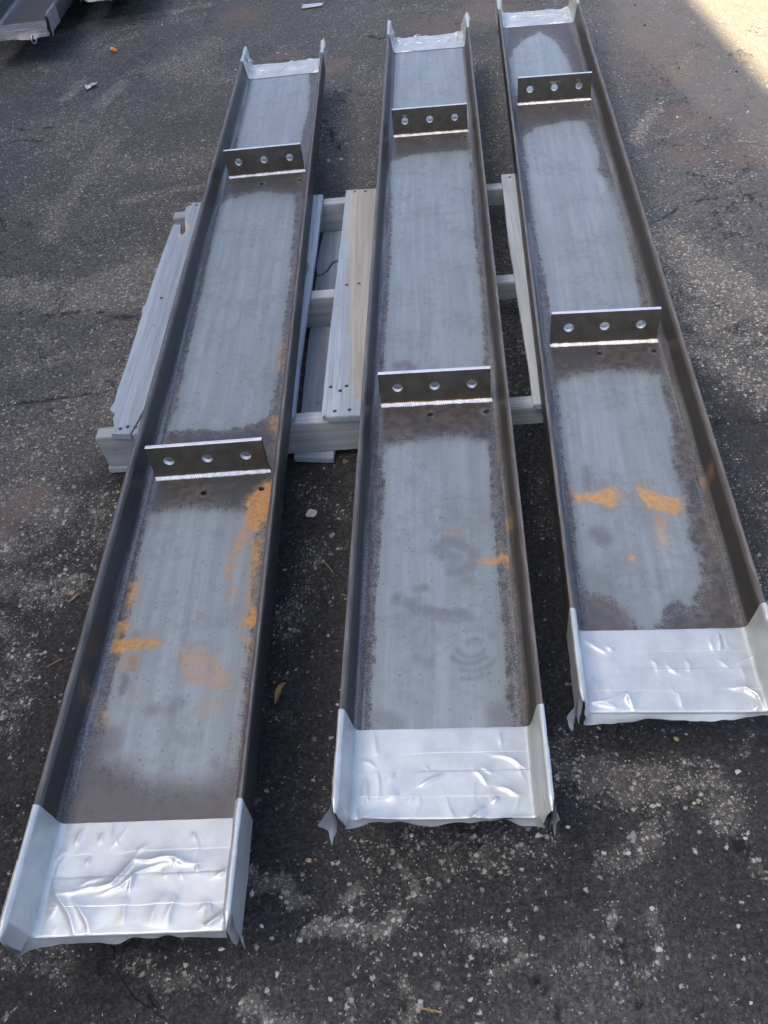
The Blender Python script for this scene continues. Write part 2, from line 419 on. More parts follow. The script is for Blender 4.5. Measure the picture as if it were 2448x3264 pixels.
CRACKW = [(to_w(p_), w_) for p_, w_ in CRACKS]
STAINW = [(un(*p_), r_) for p_, r_ in STAINS]

def wear_field(x, y):
    n = fbm(x * 14, y * 14, 2, 4) - .5; n2 = fbm(x * 2.2, y * 2.2, 4, 4)
    wv = .10 + .55 * sstep(.50, .72, n2)
    wv = np.where(y > 1.2, wv, wv * sstep(-.2, 1.2, y) * .9 + .04)
    for pl, hw, st in WEARW:
        d = seg_dist(x + n * .04, y + n * .05, pl)
        wv = np.maximum(wv, st * (1 - sstep(hw * .35, hw * 1.25, d)))
    # a net of fine dirt-filled lines in the sealed foreground
    a = np.abs(fbm(x * 3.4, y * 3.4, 8, 3) - .5); wv = np.maximum(wv, .55 * (1 - sstep(.002, .016, a)) * sstep(.35, .6, fbm(x * 5, y * 5, 9, 2)))
    return np.clip(wv + n * .25, 0, 1)
def ground():
    def axis(lo, hi, step, far):
        core = list(np.arange(lo, hi + 1e-6, step)); l, r = [], []
        d = step; x = lo
        while x > -far: d *= 1.45; x -= d; l.append(x)
        d = step; x = hi
        while x < far: d *= 1.45; x += d; r.append(x)
        return np.array(l[::-1] + core + r)
    xs = axis(-1.9, 2.1, .011, 250); ys = axis(.1, 5.6, .011, 250)
    X, Y = np.meshgrid(xs, ys, indexing='ij'); nx, ny = X.shape
    x, y = X.ravel(), Y.ravel()
    wear = wear_field(x, y)
    crack = np.zeros_like(x); nn = fbm(x * 40, y * 40, 6, 3) - .5
    for pl, hw in CRACKW:
        d = seg_dist(x + nn * .03, y + nn * .03, pl); crack = np.maximum(crack, (1 - sstep(hw * .5, hw + .006, d)) * sstep(.30, .6, nn + .5 + .1))
    stain = np.zeros_like(x)
    for (sx, sy), r in STAINW:
        d = np.hypot(x - sx + nn * .1, (y - sy) * .8 + nn * .1) / r; stain = np.maximum(stain, 1 - sstep(.35, 1.1, d))
    stain *= .55 + .6 * fbm(x * 9, y * 9, 12, 3)
    seal = sstep(.36, .64, fbm(x * 1.6, y * 1.6, 15, 4) + .34 * sstep(2.0, .9, y) + .05 * sstep(3.2, 1.6, y) - .22) * (1 - .5 * wear)
    pale = sstep(.45, .75, .5 * sstep(.75, 1.7, x) * sstep(1.8, 3.2, y) + .75 * sstep(1.15, 1.7, x) + .5 * fbm(x * 2.5, y * 2.5, 33, 4) - .05) * (x > .3)  # paler worn asphalt on the right; sunlit-corner brightness is partly put into the colour
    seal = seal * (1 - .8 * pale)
    fade = np.exp(-np.maximum(0, np.hypot(x, y - 2.5) - 4) / 3)
    Z = (.010 * (fbm(x * 1.1, y * 1.1, 20, 3) - .5) + .0050 * (fbm(x * 22, y * 22, 22, 3) - .5) + .0022 * (vn(x * 70, y * 70, 24) - .5)) * fade - .004 - .004 * crack
    # keep the sheet just under the pallet's boards
    idx = np.arange(nx * ny).reshape(nx, ny)
    F = np.stack([idx[:-1, :-1], idx[1:, :-1], idx[1:, 1:], idx[:-1, 1:]], -1).reshape(-1, 4)
    V = np.stack([x, y, Z], -1)
    me = bpy.data.meshes.new('ground')
    me.vertices.add(len(V)); me.vertices.foreach_set('co', V.ravel())
    me.loops.add(F.size); me.loops.foreach_set('vertex_index', F.ravel().astype(np.int32))
    me.polygons.add(len(F)); me.polygons.foreach_set('loop_start', np.arange(0, F.size, 4, dtype=np.int32))
    me.polygons.foreach_set('use_smooth', np.ones(len(F), bool))
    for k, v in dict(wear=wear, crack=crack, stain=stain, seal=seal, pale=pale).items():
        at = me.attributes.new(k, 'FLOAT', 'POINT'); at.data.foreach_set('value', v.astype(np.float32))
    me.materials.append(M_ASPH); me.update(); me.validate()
    o = bpy.data.objects.new('ground', me); C.objects.link(o); o['kind'] = 'structure'
    return o
ground()

# loose stone chips bedded in the worn asphalt
def chip_mesh(r, flat, k):
    n = k
    a = np.sort(rng.random(n) * .6 + np.arange(n)) / n * 2 * math.pi
    rad = r * (.65 + .5 * rng.random(n)); el = .7 + .6 * rng.random()
    ring = np.stack([np.cos(a) * rad * el, np.sin(a) * rad / el, np.full(n, flat * r * .25)], -1)
    top = ring * np.array([.55, .55, 0]) + np.array([0, 0, flat * r * (.8 + .4 * rng.random())])
    base = ring * np.array([.9, .9, 0]) - np.array([0, 0, r * .3])
    V = np.concatenate([base, ring, top]); F = []
    for i in range(n):
        j = (i + 1) % n
        F += [(i, j, n + j, n + i), (n + i, n + j, 2 * n + j, 2 * n + i)]
    F.append(tuple(range(2 * n, 3 * n)))
    th = rng.random() * 6.28; c_, s_ = math.cos(th), math.sin(th)
    V = V @ np.array([[c_, s_, 0], [-s_, c_, 0], [0, 0, 1]])
    return V, F
def gz(x, y):
    return float(.010 * (fbm(x * 1.1, y * 1.1, 20, 3) - .5) + .0050 * (fbm(x * 22, y * 22, 22, 3) - .5) - .004)
def grit():
    n = 150000
    x = rng.uniform(-1.9, 2.1, n); y = rng.uniform(.15, 5.5, n)
    wv = wear_field(x, y); keep = rng.random(n) < np.clip(.007 + .014 * sstep(.9, 1.4, y) + .42 * wv ** 2.2, 0, 1)
    x, y, wv = x[keep], y[keep], wv[keep]
    z = .010 * (fbm(x * 1.1, y * 1.1, 20, 3) - .5) + .0050 * (fbm(x * 22, y * 22, 22, 3) - .5) - .004
    proto = [chip_mesh(1.0, .5, 4) for _ in range(30)]
    V, F, K = [], [], []; b = 0
    pal = np.array([(.50, .47, .42), (.42, .38, .31), (.33, .31, .28), (.58, .56, .53), (.24, .22, .19), (.40, .33, .24)])
    for i in range(len(x)):
        v, f = proto[i % 30]; r = .0008 + .0016 * rng.random() ** 2.4
        if rng.random() < .012: r *= 1.9
        v = v * r + np.array([x[i], y[i], z[i]])
        V.append(v); F += [tuple(q + b for q in ff) for ff in f]; b += len(v)
        K.append(np.tile(pal[rng.integers(6)] * (.55 + .5 * rng.random()), (len(v), 1)))
    o = mesh('stone_grit', np.concatenate(V), F, M_CHIP, None, {'col': np.concatenate(K)}, fix=False)
    o['kind'] = 'stuff'; o['label'] = 'pale stone grit scattered over the worn asphalt'; o['category'] = 'grit'
grit()

# ------------------------------------------------------------------ steel channels
TW = .0072; W2 = .1525; HF = .0668; UF = .126; ZW = .1287
PROF = [(UF, 0.0)]
for k in range(1, 6):
    a = R(90 * k / 5 * .90); PROF.append((UF + .0112 * math.sin(a), .0112 * (1 - math.cos(a))))
PROF += [(.1388, .018), (.1404, .030), (.1420, .042), (.1434, .053), (.1441, .0592), (.1450, .0632), (.1468, .0658), (.1490, HF), (.1515, HF), (.1523, .0663), (.1525, .0655),
         (.1525, .045), (.1525, .022), (.1525, -.0058), (.1521, -.0068), (.1511, -TW), (UF, -TW)]

class Chan:
    def __init__(s, name, x, y, yaw, L, lugs, label, seed, dims=True):
        s.root = empty(name, (x, y, ZW - TW), yaw); s.x, s.y, s.yaw, s.L, s.lugs, s.seed = x, y, yaw, L, lugs, seed
        tag(s.root, label, 'steel channel', 'steel channels taped at both ends')
    def uv(s, px, py, z=0.0):
        x, y = un(px, py, ZW + z); dx, dy = x - s.x, y - s.y; c, q = math.cos(s.yaw), math.sin(s.yaw)
        return (c * dx + q * dy, -q * dx + c * dy)
    def uvs(s, pts): return [s.uv(*p) for p in pts]
    def part(s, name, V, F, mat=None, parent=None, **k):
        o = mesh(name, np.asarray(V, float) + np.array([0, 0, TW]) * (parent is None), F, mat, parent or s.root, **k)
        return o

def build_web(ch, mill, rusts, smuds, extra_dark=()):
    fine = ch.seed == 2; NB = 5 if fine else 3
    us = np.linspace(-UF, UF, 69 if fine else 43); vs = np.linspace(0, ch.L, int(ch.L / (.004 if fine else .0065)))
    nu, nv = len(us), len(vs)
    U, Vv = np.meshgrid(us, vs, indexing='ij'); u, v = U.ravel(), Vv.ravel()
    idx = np.arange(nu * nv).reshape(nu, nv)
    holes = []; dead = set()
    for vb, off in ch.lugs:
        for hu in (-.011, .107): holes.append((hu, vb - off))
    verts = [(a, b, 0.0) for a, b in zip(u, v)]
    vlow = [(a, b, -TW) for a, b in zip(u, v)]
    faces = []; extra_v = []; extra_f = []
    skip = np.zeros((nu - 1, nv - 1), bool)
    base2 = nu * nv; nxt = 2 * nu * nv
    for hu, hv in holes:
        i0 = int(np.searchsorted(us, hu)) - (NB + 1) // 2; j0 = int(np.searchsorted(vs, hv)) - (NB + 1) // 2
        i1, j1 = i0 + NB, j0 + NB
        skip[i0:i1, j0:j1] = True
        ringi = [(i, j0) for i in range(i0, i1)] + [(i1, j) for j in range(j0, j1)] + [(i, j1) for i in range(i1, i0, -1)] + [(i0, j) for j in range(j1, j0, -1)]
        ring = [int(idx[a, b]) for a, b in ringi]; n = len(ring)
        angs = [math.atan2(vs[b] - hv, us[a] - hu) for a, b in ringi]
        r = .0066
        top = list(range(nxt, nxt + n)); bot = list(range(nxt + n, nxt + 2 * n)); nxt += 2 * n
        extra_v += [(hu + r * math.cos(a), hv + r * math.sin(a), -.0002) for a in angs] + [(hu + r * math.cos(a), hv + r * math.sin(a), -TW) for a in angs]
        for k in range(n):
            q = (k + 1) % n
            extra_f += [(ring[k], ring[q], top[q], top[k]), (top[k], top[q], bot[q], bot[k]), (bot[k], bot[q], ring[q] + base2, ring[k] + base2)]
    for i in range(nu - 1):
        for j in range(nv - 1):
            if skip[i, j]: continue
            a, b, c, d = idx[i, j], idx[i + 1, j], idx[i + 1, j + 1], idx[i, j + 1]
            faces.append((a, b, c, d)); faces.append((a + base2, d + base2, c + base2, b + base2))
    for j in (0, nv - 1):
        for i in range(nu - 1):
            a, b = idx[i, j], idx[i + 1, j]; faces.append((a, b, b + base2, a + base2))
    allv = verts + vlow + extra_v
    A = np.array(allv); x, y = A[:, 0], A[:, 1]
    wig = (fbm(x * 18, y * 18, ch.seed, 3) - .5) * .010
    mf = np.full(len(A), -1.0)
    for pg in mill: mf = np.maximum(mf, poly_sdf(x, y, ch.uvs(pg)))
    mf = mf + wig
    soft = np.full(len(A), .0042)
    for vb, off in ch.lugs: soft = np.maximum(soft, .002 + .011 * np.exp(-np.maximum(0, np.abs(y - vb + .03) - .10) / .035))
    soft = np.maximum(soft, .002 + (.016 if ch.seed == 1 else .005) * np.exp(-np.maximum(0, y - .30) / .06)) if ch.seed != 2 else soft
    if ch.seed == 3: soft = np.maximum(soft, .009 * sstep(.02, .08, x))
    heat = np.zeros(len(A))
    for vb, off in ch.lugs:
        dv = y - (vb - .012); d = np.where(dv < 0, -dv / .085, dv / .045)
        heat = np.maximum(heat, np.exp(-d ** 2 * 1.6) * .95)
    rust = np.full(len(A), -1.0); ra = np.zeros(len(A))
    for pg, al in rusts:
        q = poly_sdf(x, y, ch.uvs(pg)); ra = np.where(q > rust, al, ra); rust = np.maximum(rust, q)
    sm = np.zeros(len(A))
    for pl, hw, al in smuds:
        k_ = 1.0 if hw > .0065 else .25; d = seg_dist(x + wig * k_, y + wig * k_, ch.uvs(pl)); sm = np.maximum(sm, al * (1 - sstep(hw * .3, hw * 1.3, d)))
    # clean rubbed rings round the drilled holes
    sc = sstep(UF - .020, UF - .003, np.abs(x)) * .75
    for hu, hv in holes:
        d = np.hypot(x - hu, y - hv); sc = np.maximum(sc, .7 * (1 - sstep(.011, .018, d + wig * .6)))
    ch.part('web', A, faces + extra_f, M_STEEL, fix=False, attrs=dict(mill=mf, heat=heat, rust=rust, rusta=ra, smud=sm, scuff=sc, soft=soft, seed=np.full(len(A), float(ch.seed)), fl=np.zeros(len(A))))

def build_flange(ch, side, rusts=()):
    vs = np.linspace(0, ch.L, int(ch.L / .02)); n = len(PROF); V = []; F = []
    for v in vs: V += [(side * a, v, b) for a, b in PROF]
    for j in range(len(vs) - 1):
        for k in range(n):
            q = (k + 1) % n
            if k == n - 1: continue
            F.append((j * n + k, j * n + q, (j + 1) * n + q, (j + 1) * n + k))
    F.append(tuple(range(n))); F.append(tuple((len(vs) - 1) * n + k for k in range(n)))
    A = np.array(V); ua = np.abs(A[:, 0]); z = A[:, 2]
    inner = (np.arange(len(A)) % n) < 9
    fl = np.where(inner, sstep(.004, .013, z), 1.0)
    sc = np.where(inner, .95 * (1 - sstep(.008, .02, z)), 0.0) + 0
    if side > 0: sc = sc * .55
    heat = np.zeros(len(A))
    for vb, off in ch.lugs: heat = np.maximum(heat, np.exp(-((A[:, 1] - vb + .01) / .06) ** 2) * .55)
    rust = np.full(len(A), -1.0); ra = np.zeros(len(A))
    for v0, v1, z0, al in rusts:
        q = np.minimum(np.minimum(A[:, 1] - v0, v1 - A[:, 1]), z0 - z) * inner - .02 * (~inner)
        ra = np.where(q > rust, al, ra); rust = np.maximum(rust, q)
    o = ch.part('flange', A, F, M_STEEL, smooth=True, attrs=dict(mill=np.full(len(A), -.05), heat=heat, rust=rust, rusta=ra, smud=np.zeros(len(A)), scuff=sc, soft=np.full(len(A), .002), seed=np.full(len(A), float(ch.seed + side * .37)), fl=fl))
    return o

LUG_W, LUG_H, LUG_T = .237, .084, .0095
def build_lug(ch, vb, warm, chalk=()):
    """upright plate with three bolt holes, welded across the web"""
    hw = LUG_W / 2; hz = .046; r = .0105; hx = (-.079, 0, .079)
    xs = sorted([-hw, hw] + [h + d for h in hx for d in (-.02, .02)]); zs = [0.0, hz - .02, hz + .02, LUG_H]
    V = []; F = []; MI = []
    ids = {}
    def P(x, y, z):
        k = (round(x, 5), round(y, 5), round(z, 5))
        if k not in ids: ids[k] = len(V); V.append((x, vb + y, z))
        return ids[k]
    bev = .0009
    def sheet(y):
        for i in range(len(xs) - 1):
            for j in range(3):
                hole = j == 1 and i % 2 == 1
                x0, x1, z0, z1 = xs[i], xs[i + 1], zs[j], zs[j + 1]
                if not hole:
                    F.append((P(x0, y, z0), P(x1, y, z0), P(x1, y, z1), P(x0, y, z1))); MI.append(0)
                else:
                    cx = (x0 + x1) / 2; n = 24; ring = []
                    for k in range(n):
                        a = 2 * math.pi * (k + .5) / n
                        c_, s_ = math.cos(a), math.sin(a); m = .02 / max(abs(c_), abs(s_))
                        ring.append(((cx + m * c_, hz + m * s_), (cx + r * c_, hz + r * s_)))
                    crn = {5: 1}
                    for k in range(n):
                        q = (k + 1) % n; (a0, b0), (a1, b1) = ring[k], ring[q]
                        o0, o1 = a0, a1
                        pts = [P(b0[0], y, b0[1]), P(o0[0], y, o0[1])]
                        if abs(abs(o0[0] - cx) - .02) < 1e-6 and abs(abs(o1[1] - hz) - .02) < 1e-6 or abs(abs(o0[1] - hz) - .02) < 1e-6 and abs(abs(o1[0] - cx) - .02) < 1e-6:
                            if abs(abs(o0[0] - cx) - .02) > 1e-6 or abs(abs(o0[1] - hz) - .02) > 1e-6:
                                pts.append(P(cx + math.copysign(.02, o0[0] + o1[0] - 2 * cx), y, hz + math.copysign(.02, o0[1] + o1[1] - 2 * hz)))
                        pts += [P(o1[0], y, o1[1]), P(b1[0], y, b1[1])]
                        F.append(tuple(dict.fromkeys(pts))); MI.append(0)
    sheet(0.0); sheet(LUG_T)
    for cx in hx:
        n = 24
        for k in range(n):
            a = 2 * math.pi * (k + .5) / n; b = 2 * math.pi * (k + 1.5) / n
            F.append((P(cx + r * math.cos(a), 0, hz + r * math.sin(a)), P(cx + r * math.cos(b), 0, hz + r * math.sin(b)), P(cx + r * math.cos(b), LUG_T, hz + r * math.sin(b)), P(cx + r * math.cos(a), LUG_T, hz + r * math.sin(a)))); MI.append(1)
    for i in range(len(xs) - 1):
        F.append((P(xs[i], 0, LUG_H), P(xs[i + 1], 0, LUG_H), P(xs[i + 1], LUG_T, LUG_H), P(xs[i], LUG_T, LUG_H))); MI.append(1)
    for x in (-hw, hw):
        for j in range(3):
            F.append((P(x, 0, zs[j]), P(x, 0, zs[j + 1]), P(x, LUG_T, zs[j + 1]), P(x, LUG_T, zs[j]))); MI.append(0)
    A = np.array(V); ck = np.full(len(A), -1.0)
    for x, z, q in chalk: ck = np.maximum(ck, q - np.hypot(A[:, 0] - x, A[:, 2] - z))
    o = ch.part('lug_plate', A, F, attrs=dict(warm=np.full(len(A), warm), chalk=ck), mats=[M_PLATE, M_CUT], midx=MI)
    bv = o.modifiers.new('bevel', 'BEVEL'); bv.width = bev; bv.segments = 2; bv.limit_method = 'ANGLE'
    # weld bead
    n = 380; V = []; F = []; m = 8
    us = np.linspace(-hw - .003, hw + .004, n)
    for i, uu in enumerate(us):
        ph = (uu / .0042 + .35 * math.sin(uu * 40)); rip = ph % 1.0
        end = min(1, (i + 1) / 6, (n - i) / 6)
        s = (1 + .14 * (1 - rip) - .16 * (rip > .80)) * (.93 + .22 * vn(uu * 90, ch.seed + vb * 3, 31)) * (.35 + .65 * end)
        for k in range(m):
            t = k / (m - 1); a = t * math.pi / 2
            rr = .0112 * s * (1 - .16 * math.sin(2 * a)) * 1.0
            du = .0016 * math.sin(2 * a) * 1
            V.append((uu + du, vb + .0004 - rr * math.cos(a) * 1.05, -.0004 + rr * math.sin(a) * 1.0))
    for i in range(n - 1):
        for k in range(m - 1): F.append((i * m + k, (i + 1) * m + k, (i + 1) * m + k + 1, i * m + k + 1))
    wd = mesh('weld_bead', V, F, M_WELD, o, smooth=True)
    # spatter berries beside the weld
    V = []; F = []
    for q in range(9):
        x = rng.uniform(-hw, hw); y = vb - rng.uniform(.015, .06); r0 = rng.uniform(.0006, .0015)
        b = len(V)
        V += [(x - r0, y, 0), (x, y - r0, 0), (x + r0, y, 0), (x, y + r0, 0), (x, y, r0)]
        F += [(b, b + 1, b + 4), (b + 1, b + 2, b + 4), (b + 2, b + 3, b + 4), (b + 3, b, b + 4)]
    mesh('weld_spatter', V, F, M_WELD, o)['kind'] = 'stuff'
    return o

# --- duct tape
def tape_path():
    pts = [(-a, b) for a, b in PROF[::-1][2:]]       # start low on the outside of the left flange
    pts += [(UF * k / 12, 0.0) for k in range(-11, 12)]
    pts += [(a, b) for a, b in PROF[:-2]]
    p = np.array(pts); d = np.r_[0, np.cumsum(np.hypot(*np.diff(p, axis=0).T))]
    s = np.linspace(0, d[-1], int(d[-1] / .0018)); q = np.stack([np.interp(s, d, p[:, 0]), np.interp(s, d, p[:, 1])], -1)
    t = np.gradient(q, axis=0); t /= np.linalg.norm(t, axis=1)[:, None]
    nrm = np.stack([-t[:, 1], t[:, 0]], -1)
    # smooth the normals so the tape bridges sharp corners a little
    for _ in range(2):
        nrm[1:-1] = (nrm[:-2] + nrm[1:-1] * 2 + nrm[2:]) / 4
    nrm /= np.linalg.norm(nrm, axis=1)[:, None]
    return s - d[-1] / 2, q, nrm
TS, TQ, TN = tape_path()
SWEB = UF   # |s| below this lies on the web

def crease(x, y, pl, h, w):
    """sharp crest that falls off steeply on one side and slowly on the other, fading at both ends"""
    best = np.full(np.shape(x), 1e9); sg = np.zeros(np.shape(x)); par = np.zeros(np.shape(x))
    Ls = [math.hypot(b[0] - a[0], b[1] - a[1]) for a, b in zip(pl[:-1], pl[1:])]; tot = sum(Ls); acc = 0
    for (x0, y0), (x1, y1), L in zip(pl[:-1], pl[1:], Ls):
        dx, dy = (x1 - x0) / L, (y1 - y0) / L
        t = np.clip((x - x0) * dx + (y - y0) * dy, 0, L); d = np.hypot(x - x0 - t * dx, y - y0 - t * dy)
        m = d < best
        best = np.where(m, d, best); sg = np.where(m, (x - x0) * dy - (y - y0) * dx, sg); par = np.where(m, (acc + t) / tot, par); acc += L
    wd = np.where(sg > 0, w * .62, w * 1.7)
    return h * .98 * np.exp(-best / wd) * np.sin(math.pi * np.clip(par * .92 + .04, 0, 1)) ** .6

def build_tape(ch, far, length, nstrip, ridges, seed, over=.016, droop=1.0, rough=1.0, mat=None):
    """strips laid side by side across the section; ridges are creases on the web in (u, v)"""
    pitch = length / nstrip
    rg = np.random.default_rng(seed); fine = []                 # small sharp puckers, thickest at the flange roots and over the cut end
    for _ in range(int(34 * rough)):
        u0 = rg.uniform(-.2, .2); v0 = rg.uniform(-.004, length)
        if rg.random() < .55: u0 = math.copysign(rg.uniform(.095, .19), u0)
        if rg.random() < .35: v0 = rg.uniform(-.006, .03)
        an = rg.normal(math.pi / 2, .55) if rg.random() < .7 else rg.uniform(0, math.pi)
        if far and rg.random() < .6: an = rg.normal(0, .25)
        ln = rg.uniform(.008, .042); k1 = rg.normal(0, .12)
        fine.append(([(u0, v0), (u0 + ln / 2 * math.cos(an), v0 + ln / 2 * math.sin(an)), (u0 + ln * math.cos(an + k1), v0 + ln * math.sin(an + k1))], rg.uniform(.0005, .0017) * (3.2 if far else 1.0), rg.uniform(.0018, .0034) * (1.4 if far else 1.0)))
    for k in range(nstrip):
        last = k == 0                                     # the strip at the cut end hangs over it
        v1 = (k + 1) * pitch + .004; v0 = k * pitch - .006
        nvv = 28 if not last else 46
        tt = np.linspace(0, 1, nvv)
        Sg, Tg = np.meshgrid(TS, tt, indexing='ij')
        ov = over * (.55 + 1.0 * fbm(TS * 16, TS * 0 + seed, seed, 3)) if last else None
        lo = (-ov if last else np.full(len(TS), v0))
        skew = .006 * (vn(seed * 3.1 + k, 2.2, 5) - .5) * 2
        hi = v1 + (TS / .3) * skew + .0012 * (fbm(TS * 60, TS * 0 + k, seed + 2, 2) - .5)
        Vd = lo[:, None] + (hi - lo)[:, None] * Tg
        off = .0006 + .00055 * (k % 2) + (nstrip - k) * .0003
        # wrinkles
        n1 = fbm(Sg * 12, Vd * 14, seed + 40, 3) - .5; n2 = fbm(Sg * 110 + n1 * 3, Vd * 22, seed + 50 + k, 3) - .5
        hgt = rough * np.maximum(0, n1 + .05) * .0035
        wob = (fbm(Sg * 30, Vd * 30, seed + 90, 2) - .5) * .008
        for pl, hh, ww in ridges + fine:
            hgt = hgt + crease(Sg + wob, Vd + wob * .7, pl, hh, ww)
        hgt = np.maximum(hgt, 0) * sstep(1.0, .9, Tg) * (sstep(0, .08, Tg) if not last else 1)
        web = 1 - sstep(SWEB, SWEB + .02, np.abs(Sg))
        e = np.maximum(0, -Vd)                               # how far past the cut end
        crump = (fbm(Sg * 20, Vd * 20, seed + 60, 2) - .5)
        q = TQ[:, None, :] + TN[:, None, :] * (off + hgt)[..., None]
        rb = .004
        ang = np.minimum(e / rb, 1.35 * web + .28 * (1 - web) + crump * 1.1 * (e > 0))
        ang = np.maximum(ang, 0) * droop
        along = np.where(e > 0, e * np.cos(ang), 0); down = np.where(e > 0, e * np.sin(ang), 0)
        Yv = np.where(Vd < 0, -along, Vd)
        # over the end the strip turns away from its own face
        q = q - TN[:, None, :] * down[..., None] + TN[:, None, :] * (crump * np.minimum(e, .02) * .9)[..., None]
        Yv = Yv - .0006 * (Vd < 0)
        V = np.stack([q[..., 0], (ch.L - Yv) if far else Yv, q[..., 1]], -1)
        ns = len(TS); idx = np.arange(ns * nvv).reshape(ns, nvv)
        F = np.stack([idx[:-1, :-1], idx[1:, :-1], idx[1:, 1:], idx[:-1, 1:]], -1).reshape(-1, 4)
        if far: F = F[:, ::-1]
        o = ch.part('tape_strip', V.reshape(-1, 3), F, mat or M_TAPE, smooth=True, fix=False, attrs=dict(s=Sg.ravel(), layer=np.full(Sg.size, k)))

def tape_ears(ch, spots, mat=None):
    """crumpled tape flaps sticking off the flange corners"""
    for side, far, h0, h1, outw, back, sd in spots:
        n, m = 9, 9; V = []
        for i in range(n):
            a = i / (n - 1)
            for j in range(m):
                b = j / (m - 1)
                z = h0 + (h1 - h0) * b
                e = back * a * (.6 + .5 * vn(b * 4, sd, 3))
                x = side * (W2 + .0016 + outw * a * a * (.5 + .8 * b) + .006 * a * (vn(a * 5 + sd, b * 6, 4) - .5))
                V.append((x, (ch.L + e - .004) if far else (-e + .004), z - .010 * a * a + .004 * a * (vn(a * 7, b * 7 + sd, 6) - .5)))
        F = [(i * m + j, (i + 1) * m + j, (i + 1) * m + j + 1, i * m + j + 1) for i in range(n - 1) for j in range(m - 1)]
        A = np.array(V)
        ch.part('tape_flap', A, F, mat or M_TAPE, smooth=True, fix=False, attrs=dict(s=A[:, 2], layer=np.zeros(len(A))))

def eye_ring(ch, u, v, z, rz, mr=.016, tr=.0032):
    V = []; F = []; n, m = 28, 10
    for i in range(n):
        a = 2 * math.pi * i / n
        for j in range(m):
            b = 2 * math.pi * j / m; rr = mr + tr * math.cos(b)
            x, zz, y = rr * math.cos(a), rr * math.sin(a), tr * math.sin(b)
            V.append((u + x * math.cos(rz) - y * math.sin(rz), v + x * math.sin(rz) + y * math.cos(rz), z + zz))
    for i in range(n):
        for j in range(m):
            F.append((i * m + j, ((i + 1) % n) * m + j, ((i + 1) % n) * m + (j + 1) % m, i * m + (j + 1) % m))
    # shank running back under the web
    b = len(V); k = 8; sgn = 1 if v < ch.L / 2 else -1
    for yy in (.004, .06):
        for j in range(k):
            a = 2 * math.pi * j / k; V.append((u + .004 * math.cos(a), v + sgn * (yy + .012), z + mr * .8 + .004 * math.sin(a)))
    for j in range(k): F.append((b + j, b + (j + 1) % k, b + k + (j + 1) % k, b + k + j))
    F.append(tuple(b + k + j for j in range(k))); F.append(tuple(b + j for j in range(k)))
    ch.part('eye_bolt', V, F, M_ZINC, smooth=True)

A = Chan('steel_channel', -.419, .4317, -.089, 3.1425, [(.8901, .051), (2.2232, .060)], 'steel channel with long orange rust streak and smears, over the split pallet board', 1)
B = Chan('steel_channel', .0265, .5328, -.1255, 3.1297, [(.9254, .038), (2.2622, .042)], 'steel channel with swirling grey scuff marks, lying between two rust-patched channels', 2)
D3 = Chan('steel_channel', .406, .651, -.146, 3.133, [(.9387, .038), (2.2645, .045)], 'steel channel with two orange rust patches side by side and blotchy dark ends', 3)

